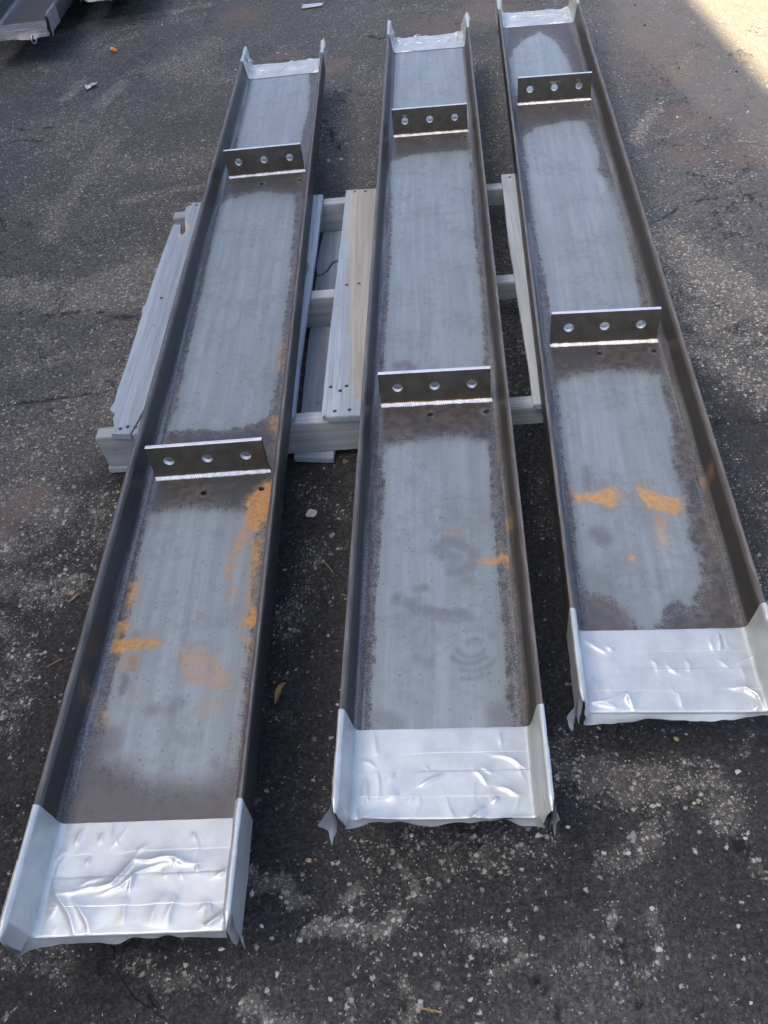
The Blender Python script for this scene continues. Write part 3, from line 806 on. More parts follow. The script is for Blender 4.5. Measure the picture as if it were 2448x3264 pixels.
c3 = lambda *p: crop(0, 900, .7378, p)
c4 = lambda *p: crop(1224, 900, .7378, p)
c5 = lambda *p: crop(0, 1800, .7378, p)
c6 = lambda *p: crop(1000, 1800, .8729, p)
build_web(A, [disp((530, 140), (668, 130), (664, 230), (650, 300), (645, 335), (510, 345), (512, 310), (523, 240)),
              disp((474, 445), (500, 428), (560, 415), (638, 420), (632, 480), (620, 640), (605, 760), (590, 860), (575, 900), (540, 915), (470, 928), (405, 925), (365, 930), (383, 880), (400, 800), (425, 680), (452, 560), (468, 480)),
              disp((322, 1112), (400, 1098), (480, 1102), (545, 1110), (552, 1140), (546, 1200), (534, 1330), (522, 1440), (515, 1540), (500, 1640), (490, 1690), (440, 1705), (380, 1700), (320, 1690), (262, 1660), (228, 1640), (235, 1560), (240, 1500), (258, 1430), (290, 1300), (300, 1220), (310, 1150))],
          [(c3((1080, 925), (1150, 870), (1188, 855), (1185, 925), (1160, 985), (1115, 1060), (1065, 1100), (1060, 1030), (1072, 960)), .95),
           (c3((1060, 1030), (1110, 1060), (1070, 1110), (1030, 1180), (1000, 1290), (972, 1290), (985, 1200), (1010, 1120)), .55),
           (c3((1085, 1110), (1125, 1100), (1110, 1220), (1088, 1225)), .75), (c3((990, 1300), (1010, 1335), (985, 1355)), .8),
           (c5((430, 340), (490, 325), (600, 324), (668, 322), (680, 342), (600, 360), (530, 368), (458, 386)), 1.0),
           (c5((483, 258), (520, 246), (546, 252), (550, 276), (505, 306), (480, 300)), .85),
           (c5((520, 390), (570, 375), (606, 400), (600, 450), (560, 462), (515, 440)), .45),
           (c5((760, 360), (870, 350), (930, 400), (985, 450), (1005, 520), (990, 548), (880, 530), (800, 510), (775, 440)), .42),
           (c5((860, 585), (910, 585), (915, 612), (870, 612)), .5), (c5((940, 590), (978, 588), (975, 606), (945, 606)), .5), (c5((575, 560), (605, 560), (602, 572), (578, 572)), .6),
           (c5((860, 635), (915, 645), (912, 656), (858, 652)), .45),
           (c5((1050, 240), (1092, 188), (1118, 222), (1112, 262), (1052, 266)), .95), (c5((1082, 0), (1112, 0), (1095, 110), (1066, 175)), .65),
           (c5((1088, 320), (1110, 318), (1108, 400), (1092, 405)), .8), (c5((1052, 318), (1075, 318), (1068, 338), (1050, 338)), .8),
           (c5((568, 80), (600, 70), (590, 140), (560, 185), (545, 180)), .7), (c5((430, 640), (460, 630), (455, 675), (440, 670)), .5),
           (c5((840, 210), (900, 210), (890, 260), (850, 260)), .22), (c5((985, 60), (1005, 10), (1002, 130), (988, 140)), .5),
           (crop(300, 560, .452, [(1300, 1180), (1345, 1180), (1330, 1380), (1280, 1400)]), .35), (crop(300, 560, .452, [(1225, 1700), (1300, 1690), (1290, 1800), (1240, 1790)]), .5)],
          [(c5((540, 485), (545, 510)), .010, 1.0), (c5((525, 530), (530, 545)), .008, 1.0), (c5((480, 740), (470, 790), (430, 800)), .022, .8), (c5((585, 300), (588, 315)), .010, .6),
           (c5((575, 400), (580, 440)), .008, .9), (c5((660, 620), (675, 625)), .012, .6), (c5((750, 620), (770, 600)), .016, .5),
           (c5((350, 1050), (500, 1060), (700, 1050), (900, 1030), (1000, 1010)), .055, .85), (c5((340, 960), (470, 930)), .05, .6), (c5((920, 850), (930, 880)), .008, .7)])
build_web(B, [disp((852, 110), (1000, 92), (1003, 200), (1010, 250), (845, 262), (850, 200)),
              disp((846, 352), (880, 338), (930, 332), (1010, 325), (1016, 345), (1022, 500), (1032, 600), (1040, 720), (1048, 810), (905, 815), (880, 800), (830, 830), (838, 700), (845, 560), (850, 450)),
              disp((832, 968), (870, 955), (930, 950), (1010, 946), (1048, 958), (1052, 1000), (1062, 1150), (1077, 1300), (1092, 1450), (1112, 1640), (798, 1640), (812, 1450), (815, 1300), (825, 1150), (830, 1050))],
          [(c4((405, 1202), (470, 1192), (520, 1178), (575, 1170), (572, 1240), (548, 1232), (530, 1205), (470, 1212)), .8), (c4((285, 1080), (322, 1082), (320, 1092), (290, 1092)), .6),
           (crop(1180, 1140, .2652, [(60, 1560), (90, 1560), (90, 1600), (60, 1600)]), .0)],
          [(c4((230, 1150), (270, 1115), (330, 1120), (385, 1160), (380, 1220), (340, 1240)), .016, .5), (c4((260, 1170), (310, 1190), (300, 1240)), .018, .42), (c4((340, 1260), (370, 1290)), .016, .42),
           (c6((310, 120), (380, 165), (450, 175), (560, 190)), .014, .62), (c6((340, 150), (430, 195), (540, 205)), .010, .4), (c6((380, 95), (400, 85)), .012, .6),
           *[(c6(*[(cx_ + r_ * math.cos(R(a_)), cy_ + .72 * r_ * math.sin(R(a_))) for a_ in range(a0_, a1_, 12)]), .006, al_) for cx_, cy_, r_, a0_, a1_, al_ in ((590, 290, 28, 190, 330, .4), (575, 300, 52, 20, 175, .5), (566, 306, 76, 35, 150, .6), (572, 318, 96, 25, 120, .52), (560, 330, 120, 50, 110, .42), (600, 280, 60, 250, 340, .3))],
           *[(c4(*[(300 + r_ * math.cos(R(a_)), 1180 + .8 * r_ * math.sin(R(a_))) for a_ in range(a0_, a1_, 15)]), .006, .62) for r_, a0_, a1_ in ((55, 160, 330), (80, 190, 380))], (c6((380, 340), (420, 365)), .012, .4),
           (c6((250, 560), (290, 580)), .022, .6), (c6((670, 540), (690, 600)), .022, .5),
           (crop(1180, 1140, .2652, [(330, 100), (430, 80), (500, 120)]), .018, .8)])
build_web(D3, [disp((1102, 130), (1112, 108), (1135, 85), (1165, 70), (1195, 86), (1207, 100), (1227, 140), (1240, 180), (1248, 200), (1118, 205), (1112, 170)),
               disp((1128, 300), (1160, 277), (1230, 262), (1262, 263), (1272, 290), (1292, 330), (1287, 370), (1312, 390), (1342, 480), (1367, 560), (1382, 640), (1385, 700), (1195, 712), (1180, 600), (1165, 520), (1150, 430), (1140, 350)),
               disp((1203, 835), (1240, 815), (1300, 803), (1400, 805), (1427, 812), (1432, 860), (1447, 900), (1452, 1000), (1477, 1080), (1482, 1160), (1510, 1200), (1512, 1250), (1490, 1310), (1460, 1290), (1430, 1310), (1405, 1355), (1380, 1352), (1350, 1310), (1310, 1285), (1270, 1275), (1250, 1200), (1240, 1100), (1225, 1000), (1210, 900))],
          [(c4((812, 895), (850, 922), (920, 908), (990, 886), (1022, 930), (985, 972), (900, 945), (828, 948)), .85),
           (c4((1092, 882), (1140, 898), (1200, 925), (1272, 938), (1278, 985), (1242, 1008), (1200, 985), (1140, 966), (1108, 930)), .85),
           (c4((1165, 1005), (1230, 1010), (1225, 1060), (1230, 1140), (1200, 1140), (1170, 1080)), .42), (c4((1062, 1188), (1085, 1188), (1082, 1202), (1064, 1202)), .8),
           (c4((1425, 1085), (1455, 1085), (1450, 1105), (1425, 1105)), .6), (c4((1120, 850), (1135, 850), (1130, 875)), .4)],
          [(c4((915, 1085), (950, 1110)), .020, .75), (c4((875, 800), (890, 890)), .010, .6), (c4((900, 1280), (960, 1340)), .03, .4), (crop(1780, 1900, .4027, [(300, 130), (420, 170)]), .05, .5)])
# blue-black clean-cut scale edge on this one runs up its right side
build_flange(A, -1, [(.36, .385, .06, .3)]); build_flange(A, 1)
build_flange(B, -1); build_flange(B, 1, [(.545, .575, .03, .4)])
build_flange(D3, -1); build_flange(D3, 1, [(.47, .50, .06, .28)])
build_lug(A, .8901, .25); build_lug(A, 2.2232, .15)
build_lug(B, .9254, .95); build_lug(B, 2.2622, .9, [(-.080, .064, .009)])
build_lug(D3, .9387, .85); build_lug(D3, 2.2645, .9, [(-.005, .064, .012), (.012, .070, .008), (.075, .066, .008), (.035, .060, .005), (.05, .054, .004)])

cA = lambda *p: A.uvs(crop(0, 2500, .5124, p)); cB = lambda *p: B.uvs(crop(1000, 2220, .4943, p)); cC = lambda *p: D3.uvs(crop(1780, 1900, .4027, p))
build_tape(A, False, .152, 4, [(cA((375, 690), (470, 680), (560, 650), (640, 640)), .0030, .005), (cA((600, 655), (700, 630), (770, 560), (840, 470)), .0050, .0048), (cA((840, 470), (960, 470), (1090, 462), (1150, 475)), .0045, .0045), (cA((1060, 470), (1150, 490), (1235, 492)), .0030, .004),
    (cA((640, 690), (760, 640), (850, 560), (930, 525), (1040, 500)), .0042, .0045), (cA((830, 560), (815, 620), (805, 670)), .0040, .003), (cA((500, 640), (560, 610), (640, 590)), .002, .004),
    (cA((335, 630), (370, 720), (430, 820), (465, 930)), .0058, .0070), (cA((455, 710), (510, 790), (550, 860), (575, 930)), .0050, .0075), (cA((470, 385), (500, 320), (530, 285)), .0022, .0035), (cA((630, 370), (650, 300)), .0018, .003), (cA((540, 510), (560, 460)), .0015, .003),
    (cA((1050, 900), (1075, 760), (1110, 690)), .0032, .010), (cA((770, 880), (775, 780), (800, 710)), .0022, .008), (cA((940, 890), (990, 760), (1030, 690)), .0022, .010), (cA((1340, 585), (1430, 530)), .0032, .004), (cA((1290, 885), (1380, 830), (1405, 780)), .0045, .006),
    (cA((1085, 515), (1100, 460)), .0022, .0025), (cA((330, 520), (350, 470), (400, 430)), .0022, .0035), (cA((1120, 540), (1140, 590)), .0015, .003), (cA((1230, 500), (1235, 550)), .0022, .0025), (cA((1010, 530), (1030, 590)), .0015, .003)], 61, .020)
build_tape(B, False, .138, 4, [(cB((690, 582), (760, 545), (845, 503)), .0045, .0028), (cB((1030, 478), (1080, 520), (1112, 575)), .003, .004), (cB((1150, 385), (1260, 410), (1390, 465)), .003, .004), (cB((1080, 462), (1160, 500)), .0025, .004),
    (cB((1190, 590), (1260, 605), (1325, 640)), .004, .004), (cB((990, 815), (1050, 770), (1092, 722)), .005, .004), (cB((1040, 815), (1120, 760)), .004, .003), (cB((285, 730), (350, 800), (540, 850)), .007, .005), (cB((300, 790), (430, 840), (660, 830)), .006, .005),
    (cB((1140, 700), (1190, 660)), .004, .004), (cB((480, 660), (560, 640)), .003, .006), (cB((1350, 780), (1240, 800), (1090, 815)), .005, .005), (cB((1180, 250), (1190, 325)), .0025, .0025)], 62, .017)
build_tape(D3, False, .146, 4, [(cC((330, 862), (420, 840), (540, 788), (585, 892)), .008, .005), (cC((250, 850), (330, 868), (460, 890)), .006, .004), (cC((1375, 742), (1470, 735), (1560, 790), (1640, 900)), .007, .005), (cC((1560, 900), (1610, 870)), .006, .004),
    (cC((735, 515), (770, 545), (780, 600)), .003, .004), (cC((860, 545), (890, 590), (935, 620)), .003, .004), (cC((1000, 515), (1025, 560), (1030, 605)), .003, .004), (cC((1275, 440), (1270, 380), (1250, 315)), .004, .004), (cC((1180, 330), (1215, 440)), .003, .004),
    (cC((190, 330), (300, 420), (400, 455)), .003, .006), (cC((380, 390), (440, 440)), .003, .006), (cC((940, 765), (980, 880)), .003, .004), (cC((1250, 520), (1360, 600)), .002, .006), (cC((1430, 560), (1480, 680)), .002, .006)], 63, .018, .8)
build_tape(A, True, .128, 4, [([(-.10, .03), (-.03, .05), (.02, .045)], .004, .004), ([(-.02, .08), (.06, .075), (.1, .09)], .004, .004)], 71, .022, .6, 2.6)
build_tape(B, True, .140, 4, [([(-.06, .055), (-.02, .075)], .006, .004), ([(.0, .03), (.06, .028), (.11, .05)], .006, .005), ([(.03, .06), (.05, .075)], .005, .003), ([(-.13, .02), (-.1, .06), (-.12, .1)], .008, .005)], 72, .020, .6, 2.8)
build_tape(D3, True, .148, 5, [([(-.09, .05), (0, .055), (.1, .05)], .005, .005), ([(.02, .09), (.05, .085)], .005, .003), ([(.06, .075), (.1, .07)], .005, .003), ([(-.1, .09), (-.02, .085)], .004, .004), ([(-.08, .02), (.05, .018)], .005, .005)], 73, .020, .6, 2.8)
tape_ears(A, [(-1, False, .0, .066, .002, .022, 1.3), (1, False, -.004, .058, .010, .030, 2.1), (1, True, .020, .0675, -.004, .045, 3.3)])
tape_ears(B, [(-1, False, -.006, .062, .016, .034, 4.1), (1, False, -.006, .060, .004, .030, 5.2), (-1, True, .03, .067, -.012, .03, 5.9)])
tape_ears(D3, [(-1, False, -.012, .040, .014, .030, 6.4), (1, False, -.006, .058, .006, .028, 7.7)])
eye_ring(B, -.045, B.L + .016, -.012, .5)

E1 = Chan('steel_channel', -1.328, 4.352, -.07, 3.14, [], 'dark brown steel channel with a silver eye ring under its taped end', 5)
E2 = Chan('steel_channel', -.955, 4.775, -.05, 3.14, [], 'steel channel end with crumpled tape, beside the channel with the eye ring', 6)
for q, sd in ((E1, 81), (E2, 82)):
    build_web(q, [], [], []); build_flange(q, -1); build_flange(q, 1)
    build_tape(q, False, .135 if q is E1 else .15, 3, [([(-.1, .03), (0, .04), (.1, .02)], .004, .004), ([(.05, .09), (.1, .06)], .004, .004)], sd, .026, .7, 1.6, M_TAPE_DIM)
    build_tape(q, True, .14, 3, [], sd + 4, .02, .7, 1.4)
tape_ears(E1, [(1, False, -.01, .06, .004, .035, 8.2)], M_TAPE_DIM); tape_ears(E2, [(-1, False, -.01, .05, .008, .03, 9.2), (1, False, -.01, .05, .008, .03, 9.9)], M_TAPE_DIM)
eye_ring(E1, .060, -.014, -.026, 1.2)

# ------------------------------------------------------------------ pallet
PO = (-.613, 1.512); PYAW = -.092
def pl_uv(px, py, z):
    x, y = un(px, py, z); dx, dy = x - PO[0], y - PO[1]; c, q = math.cos(PYAW), math.sin(PYAW)
    return (c * dx + q * dy, -q * dx + c * dy)
def prism(name, outline, z0, z1, parent, seed, tanf=None, raw=None, along='y', bev=.0015, sub=.04):
    """board with an outline cut from the photograph's own edges"""
    pts = []
    for i, (a, b) in enumerate(outline):
        c, d = outline[(i + 1) % len(outline)]; L = math.hypot(c - a, d - b); n = max(1, int(L / sub))
        for k in range(n):
            t = k / n; j = (0 if k == 0 else .0012 * (rng.random() - .5)); pts.append((a + (c - a) * t + j, b + (d - b) * t + j))
    bm = bmesh.new(); vs = [bm.verts.new((a, b, z0)) for a, b in pts]; f = bm.faces.new(vs)
    ex = bmesh.ops.extrude_face_region(bm, geom=[f]); bmesh.ops.translate(bm, vec=(0, 0, z1 - z0), verts=[g for g in ex['geom'] if isinstance(g, bmesh.types.BMVert)])
    bmesh.ops.recalc_face_normals(bm, faces=bm.faces)
    bmesh.ops.triangulate(bm, faces=[g for g in bm.faces if len(g.verts) > 4])
    ee = [e for e in bm.edges if len(e.link_faces) == 2 and e.calc_face_angle(0) > .9]
    bmesh.ops.bevel(bm, geom=ee, offset=bev, segments=2, affect='EDGES', clamp_overlap=True)
    me = bpy.data.meshes.new(name)
    if tanf or raw:
        bmesh.ops.triangulate(bm, faces=bm.faces)
        bmesh.ops.subdivide_edges(bm, edges=[e for e in bm.edges if e.calc_length() > .02], cuts=2)
        bmesh.ops.triangulate(bm, faces=bm.faces)
        for _ in range(2):
            le = [e for e in bm.edges if e.calc_length() > .02]
            if le: bmesh.ops.subdivide_edges(bm, edges=le, cuts=1); bmesh.ops.triangulate(bm, faces=bm.faces)
    bm.to_mesh(me); bm.free(); me.materials.append(M_WOOD)
    co = np.zeros(len(me.vertices) * 3); me.vertices.foreach_get('co', co); co = co.reshape(-1, 3)
    wc = np.ones((len(co), 4), np.float32); wc[:, :3] = co if along == 'y' else co[:, [1, 0, 2]]
    me.attributes.new('wc', 'FLOAT_COLOR', 'POINT').data.foreach_set('color', wc.ravel())
    for k, v in (('seed', np.full(len(co), seed * 1.37)), ('tan', tanf(co[:, 0], co[:, 1]) if tanf else np.zeros(len(co))), ('raw', raw(co[:, 0], co[:, 1]) if raw else np.zeros(len(co)))):
        me.attributes.new(k, 'FLOAT', 'POINT').data.foreach_set('value', np.asarray(v, np.float32))
    o = bpy.data.objects.new(name, me); C.objects.link(o); o.parent = parent
    return o
def nail(x, y, z, parent):
    n = 10; V = [(x + .0046 * math.cos(6.283 * k / n), y + .0046 * math.sin(6.283 * k / n), z + .0006) for k in range(n)] + [(x + .0048 * math.cos(6.283 * k / n), y + .0048 * math.sin(6.283 * k / n), z - .004) for k in range(n)]
    F = [tuple(range(n))] + [(k, (k + 1) % n, n + (k + 1) % n, n + k) for k in range(n)]
    mesh('nail', V, F, M_NAIL, parent)
ZD0, ZD1 = .1048, .1208
def stringer(parent, y, seed, left=0.0):
    pr = [(left, .0162), (.152, .0162), (.160, .040), (.175, .054), (.355, .054), (.372, .040), (.380, .0162), (.838, .0162), (.846, .040), (.862, .054), (1.04, .054), (1.058, .040), (1.066, .0162), (1.219, .0162), (1.219, .1046), (left - .006, .1046)]
    bm = bmesh.new(); vs = [bm.verts.new((a, y, b)) for a, b in pr]; f = bm.faces.new(vs)
    ex = bmesh.ops.extrude_face_region(bm, geom=[f]); bmesh.ops.translate(bm, vec=(0, .038, 0), verts=[g for g in ex['geom'] if isinstance(g, bmesh.types.BMVert)])
    bmesh.ops.recalc_face_normals(bm, faces=bm.faces)
    bmesh.ops.bevel(bm, geom=[e for e in bm.edges if e.calc_face_angle(0) > .6], offset=.002, segments=2, affect='EDGES', clamp_overlap=True)
    bmesh.ops.triangulate(bm, faces=[g for g in bm.faces if len(g.verts) > 4])
    me = bpy.data.meshes.new('stringer'); bm.to_mesh(me); bm.free(); me.materials.append(M_WOOD)
    co = np.zeros(len(me.vertices) * 3); me.vertices.foreach_get('co', co); co = co.reshape(-1, 3)
    wc = np.ones((len(co), 4), np.float32); wc[:, :3] = co[:, [1, 0, 2]]
    me.attributes.new('wc', 'FLOAT_COLOR', 'POINT').data.foreach_set('color', wc.ravel())
    for k, v in (('seed', seed * 1.37), ('tan', .45), ('raw', 0)): me.attributes.new(k, 'FLOAT', 'POINT').data.foreach_set('value', np.full(len(co), v, np.float32))
    o = bpy.data.objects.new('stringer', me); C.objects.link(o); o.parent = parent
    return o

def make_pallet():
    root = empty('wooden_pallet', (PO[0], PO[1], 0), PYAW)
    tag(root, 'weathered grey wooden pallet with split boards, carrying the three rusty channels', 'pallet', 'wooden pallets under the channels')
    stringer(root, 0.0, 1); stringer(root, .489, 2, .012); stringer(root, .984, 3, .016)
    k1 = lambda *p: [pl_uv(*q, .121) for q in crop(300, 560, .452, p)]
    k3 = lambda *p: [pl_uv(*q, .121) for q in crop(900, 540, .434, p)]
    kb = lambda *p: [pl_uv(*q, .016) for q in crop(900, 540, .434, p)]
    # left board, broken away and split at both ends
    spl = [(.083, .000), (.0855, .000), (.097, .060), (.1055, .118), (.0955, .060)]
    left = [(.037, -.006), (.0825, -.012), (.098, .070), (.108, .128), (.101, .060), (.0865, -.013), (.142, -.016), (.145, .5), (.148, 1.036), (.095, 1.037), (.056, 1.040), (.060, 1.022), (.050, 1.015), (.052, .982), (.057, .960), (.060, .930),
            (.066, .900), (.072, .868), (.068, .852), (.060, .850), (.056, .876), (.051, .910), (.029, .914), (.027, .90), (.021, .671), (.021, .442), (.022, .269), (.020, .150), (.022, .106), (.016, .082), (.024, .070), (.033, .062), (.031, .048), (.042, .010)]
    rawp = [(.054, .845), (.075, .845), (.075, .905), (.060, .93)]
    b1 = prism('deck_board', left, ZD0, ZD1, root, 11, None, lambda x, y: sstep(-.002, .006, poly_sdf(x, y, rawp)), sub=.03, bev=.0008)
    for q in k1((185, 1785), (237, 1770), (292, 1773), (475, 862), (678, 203), (720, 208)): nail(*q, ZD1, b1)
    b2 = prism('deck_board', [(.325, .01), (.447, .005), (.448, .209), (.456, .476), (.462, .681), (.467, 1.018), (.335, 1.022), (.33, .5)], ZD0, ZD1, root, 12)
    tanp = [(.541, 1.06), (.541, .92), (.546, .72), (.556, .45), (.566, .247), (.572, .10), (.572, .055), (.64, .05), (.66, .5), (.66, 1.06)]
    b3 = prism('deck_board', [(.507, .022), (.510, .000), (.516, .003), (.520, -.004), (.60, -.006), (.622, .5), (.640, 1.024), (.536, 1.031), (.5285, .75), (.520, .50), (.509, .12)], ZD0, ZD1, root, 13, lambda x, y: sstep(-.0015, .0015, poly_sdf(x, y, tanp)) * .85)
    for q in k3((533, 163), (610, 160), (473, 848), (563, 838), (385, 1775), (493, 1765), (355, 1598), (425, 1625), (472, 1590)): nail(*q, ZD1, b3)
    b4 = prism('deck_board', [(.965, -.012), (1.10, -.015), (1.12, .5), (1.135, 1.03), (.999, 1.042), (.992, .87), (.984, .708), (.976, .358), (.972, .14)], ZD0, ZD1, root, 14, lambda x, y: .30 + .35 * (fbm(x * 20, y * 3, 3, 3) - .5) + 0 * x)
    for q in [pl_uv(*c_, .121) for c_ in crop(1500, 500, .452, [(275, 143)])]: nail(*q, ZD1, b4)
    # bottom boards on the ground
    prism('bottom_board', [(.429, -.010), (.520, -.024), (.545, .3), (.555, .69), (.545, .82), (.512, .812), (.490, .800), (.476, .760), (.462, .742), (.444, .738), (.440, .50), (.436, .134)], .0004, .016, root, 15, lambda x, y: (1 - sstep(.004, .008, np.abs(x - .485 - .004 * np.sin(y * 30)) + .01 * (fbm(x * 60, y * 25, 5, 2) - .5))) * ((y > .33) & (y < .5)) * .9)
    prism('bottom_board', [(.446, .748), (.462, .752), (.474, .772), (.488, .810), (.512, .824), (.545, .832), (.555, 1.02), (.462, 1.03), (.456, 1.0), (.442, .80)], .0004, .016, root, 16)
    prism('bottom_board', [(-.004, -.004), (.10, -.008), (.11, 1.02), (.0, 1.03)], .0004, .016, root, 17)
    prism('bottom_board', [(1.12, -.004), (1.215, -.008), (1.215, 1.02), (1.125, 1.03)], .0004, .016, root, 18)
    return root
PAL = make_pallet()
def dup(o, parent=None):
    c = o.copy(); C.objects.link(c); c.parent = parent
    for ch in list(o.children): dup(ch, c)
    return c
p2 = dup(PAL); p2.location = (-1.72, 5.42, 0); p2.rotation_euler = (0, 0, -.06)
p2['label'] = 'weathered wooden pallet carrying the channel with the eye ring'

# ------------------------------------------------------------------ loose things on the ground
def pebble(px, py, r, colr, flat=.6, k=6):
    r *= .58
    x, y = un(px, py, .004); v, f = chip_mesh(r, flat, k)
    zz = gz(x, y)
    o = mesh('pebble', v, f, M_CHIP, None, {'col': np.tile(np.array(colr), (len(v), 1))})
    bv = o.modifiers.new('bevel', 'BEVEL'); bv.width = r * .18; bv.segments = 2
    o.location = (x, y, zz + r * .16); return o
WH = (.52, .50, .46); TA = (.52, .38, .22)
PEB = [(1310, 2655, .0075, WH), (1716, 2654, .0095, WH), (2357, 2450, .009, WH), (1812, 2628, .007, WH), (2082, 2889, .008, WH), (2104, 3018, .010, WH), (2357, 2946, .008, WH), (1860, 2402, .006, WH), (1611, 2989, .008, WH), (2004, 2712, .008, WH),
       (2380, 2665, .006, WH), (800, 2840, .009, WH), (893, 2853, .005, WH), (955, 2991, .007, WH), (1050, 3180, .007, WH), (1340, 3035, .006, WH), (830, 2945, .006, WH), (230, 2060, .006, WH), (160, 2610, .006, WH),
       (760, 3190, .006, WH), (2190, 2330, .005, WH), (300, 2400, .005, WH), (50, 2560, .005, WH), (2400, 3190, .006, WH), (1500, 3180, .007, WH), (700, 3020, .008, WH), (880, 3100, .007, WH),
       (135, 1520, .010, WH), (120, 1440, .008, WH), (515, 73, .012, WH), (2160, 365, .012, WH), (1045, 505, .018, WH), (1085, 500, .014, WH), (885, 165, .014, WH), (912, 168, .010, WH), (750, 218, .009, WH), (1090, 498, .010, WH), (2300, 40, .010, WH), (2385, 350, .012, WH), (2330, 375, .009, WH)]
for px, py, r, c_ in PEB:
    o = pebble(px, py, r, c_); tag(o, 'small whitish pebble lying loose on the dark asphalt', 'pebble', 'whitish pebbles loose on the asphalt')
for px, py, r in [(2159, 2347, .009), (982, 2734, .009), (2215, 2551, .007), (370, 555, .010), (400, 400, .012)]:
    o = pebble(px, py, r, TA, .35); tag(o, 'small flat tan chip lying on the dark asphalt', 'chip', 'tan chips on the asphalt')
for px, py, r in [(2055, 75, .012), (2025, 12, .009), (2165, 210, .008), (2350, 220, .010), (2095, 308, .008), (2188, 305, .007), (2265, 368, .009), (425, 72, .012), (1430, 45, .007), (2370, 625, .009)]:
    o = pebble(px, py, r, (.03, .028, .025), .7); tag(o, 'small black crumb of asphalt on the pale worn surface', 'crumb', 'black asphalt crumbs')

def leaf(px, py, L, wd, ang, curl, label, mat=M_LEAF, name='dry_leaf', cat='leaf'):
    n, m = 12, 5; V = []
    for i in range(n):
        t = i / (n - 1); hw = wd * math.sin(math.pi * min(1, .06 + t * .94)) ** .7 * (.8 + .4 * vn(t * 6, L * 99, 2))
        for j in range(m):
            s = (j / (m - 1) - .5) * 2
            V.append((L * (t - .5) + .15 * L * curl * math.sin(t * 3), s * hw + .25 * L * curl * math.sin(t * 2.6), .002 + curl * (.35 * hw * s * s + .22 * L * (t - .4) ** 2) + .0015 * vn(t * 9, s * 3, 7)))
    b = len(V); V += [(x, y, z - .0007) for x, y, z in V]
    F = []
    for i in range(n - 1):
        for j in range(m - 1):
            q = (i * m + j, (i + 1) * m + j, (i + 1) * m + j + 1, i * m + j + 1); F.append(q); F.append(tuple(a + b for a in q[::-1]))
    o = mesh(name, V, F, mat, None, fix=False, smooth=True)
    x, y = un(px, py, .004); o.location = (x, y, gz(x, y) + .0015); o.rotation_euler = (0, 0, ang)
    return tag(o, label, cat)
leaf(897, 2209, .044, .0052, 1.0, .9, 'curled brown dry leaf on asphalt beside the rust-streaked channel')
leaf(993, 1635, .026, .011, .4, .2, 'pale flat leaf flake on asphalt between two channels', M_PALE)
leaf(233, 1902, .028, .003, .9, .1, 'thin yellowish wood sliver on gritty asphalt', M_LEAF, 'wood_sliver', 'splinter')
leaf(1372, 3218, .034, .0016, -.3, .1, 'thin brown twig lying on black sealed asphalt', M_LEAF, 'dry_twig', 'twig')
leaf(170, 2110, .032, .0012, .5, .2, 'pale straw stalk lying on gritty asphalt', M_LEAF, 'straw_stalk', 'straw')
leaf(1045, 1805, .04, .0012, -1.1, .2, 'bent straw stalk between two rusty channels', M_LEAF, 'straw_stalk', 'straw')

def scrap(px, py, lx, ly, ang, amp, label):
    n = 12; V = []
    for i in range(n):
        for j in range(n):
            a, b = i / (n - 1) - .5, j / (n - 1) - .5
            jag = .12 * (vn(i * 1.3, j * 1.3, px % 7) - .5)
            V.append((lx * (a + jag * (abs(a) > .4)), ly * (b + jag * (abs(b) > .4) + .3 * a), .003 + amp * fbm(a * 5, b * 5, px % 11, 3) * (1.2 - abs(a + b))))
    F = [(i * n + j, (i + 1) * n + j, (i + 1) * n + j + 1, i * n + j + 1) for i in range(n - 1) for j in range(n - 1)]
    o = mesh('tape_scrap', V, F, M_TAPE, None, {'s': np.array(V)[:, 0], 'layer': np.zeros(len(V))}, fix=False, smooth=True)
    md = o.modifiers.new('thickness', 'SOLIDIFY'); md.thickness = .0006
    x, y = un(px, py, .004); o.location = (x, y, gz(x, y)); o.rotation_euler = (0, 0, ang)
    tag(o, label, 'tape scrap')
scrap(995, 14, .10, .05, -.2, .006, 'flat torn scrap of silver tape on asphalt beyond the channels')
scrap(291, 275, .05, .035, .4, .022, 'crumpled silver tape scrap on asphalt near the orange stub')

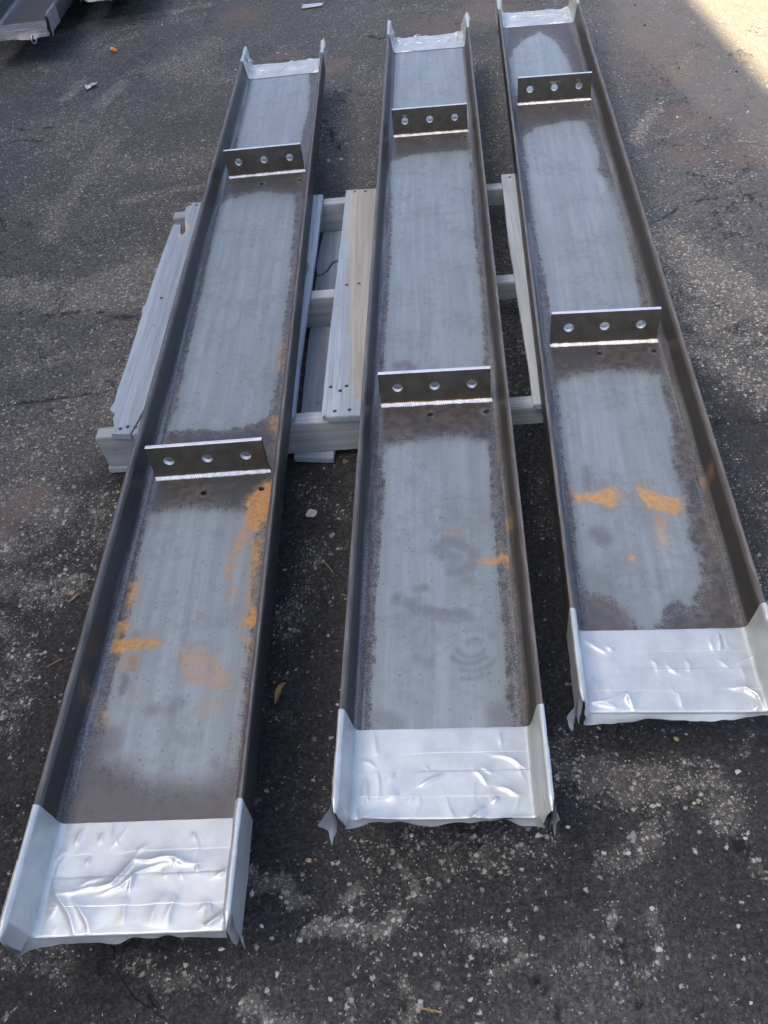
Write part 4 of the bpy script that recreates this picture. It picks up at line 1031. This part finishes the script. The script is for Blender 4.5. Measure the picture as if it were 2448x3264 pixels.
def stub(px, py):
    """short foam stub: pale end and orange end"""
    root = empty('foam_stub', (0, 0, 0)); x, y = un(px, py, .005)
    root.location = (x, y, gz(x, y)); root.rotation_euler = (0, 0, -1.0)
    def tube(name, prof, mat):
        n = 14; V = []; F = []
        for xx, r in prof:
            for k in range(n): V.append((xx, r * math.cos(6.2832 * k / n), .0085 + r * math.sin(6.2832 * k / n)))
        for i in range(len(prof) - 1):
            for k in range(n): F.append((i * n + k, i * n + (k + 1) % n, (i + 1) * n + (k + 1) % n, (i + 1) * n + k))
        F.append(tuple(range(n))); F.append(tuple((len(prof) - 1) * n + k for k in range(n)))
        mesh(name, V, F, mat, root, smooth=False)
    tube('pale_end', [(-.024, .0065), (-.020, .0085), (-.0005, .0085)], M_PALE)
    tube('orange_end', [(0, .0088), (.016, .0088), (.024, .0065), (.027, .003)], M_ORANGE)
    tag(root, 'small orange and pale foam stub dropped on grey asphalt', 'litter')
stub(362, 158)

# ------------------------------------------------------------------ the building whose shade the yard lies in (left of the frame)
def building():
    ang = -.055; d = 4.0; Lb = 34.0
    ed = Vector((1.59, 3.5)); n = Vector((math.cos(ang), math.sin(ang))); t = Vector((-math.sin(ang), math.cos(ang)))
    dist = 5.6                                           # wall face to shadow edge
    sh = Vector((SUN_TO.x, SUN_TO.y)); h = dist / -(sh.dot(n)) * SUN_TO.z
    o0 = ed - n * dist
    root = empty('workshop_building', (o0.x, o0.y, 0), ang)
    tag(root, 'brown clad workshop building shading the yard', 'building')
    def box(name, x0, x1, y0, y1, z0, z1, m, par=root):
        V = [(a, b, c) for a in (x0, x1) for b in (y0, y1) for c in (z0, z1)]
        return mesh(name, V, [(0, 1, 3, 2), (4, 6, 7, 5), (0, 4, 5, 1), (2, 3, 7, 6), (0, 2, 6, 4), (1, 5, 7, 3)], m, par)
    V, F = [], []; step = .25; ys = np.arange(-14, 20.01, step)
    for y in ys:                                         # ribbed cladding
        for (dy, dx) in ((0, 0), (.16, 0), (.185, -.03), (.225, -.03)): V += [(dx - .02, y + dy, 0), (dx - .02, y + dy, h - .25)]
    for i in range(len(V) // 2 - 1): F.append((2 * i, 2 * i + 2, 2 * i + 3, 2 * i + 1))
    mesh('cladding', V, F, M_WALL, root)
    box('wall', -8, -.06, -14, 20.2, 0, h - .2, M_WALL)
    box('parapet', -8.05, 0, -14.05, 20.25, h - .2, h, M_TRIM)
    for y in (-6, 4.5):
        dr = box('roller_door', 0.01, .04, y, y + 3.2, 0, 3.4, M_TRIM)
        box('door_frame', .012, .07, y - .12, y - .002, 0, 3.5, M_TRIM, dr); box('door_frame', .012, .07, y + 3.202, y + 3.32, 0, 3.5, M_TRIM, dr)
    for y in (-10, -1, 1.5, 11):
        wd = box('window', .01, .05, y, y + 1.4, 1.3, 2.5, M_TRIM); box('pane', .051, .055, y + .08, y + 1.32, 1.38, 2.42, M_GLASS, wd)
building()
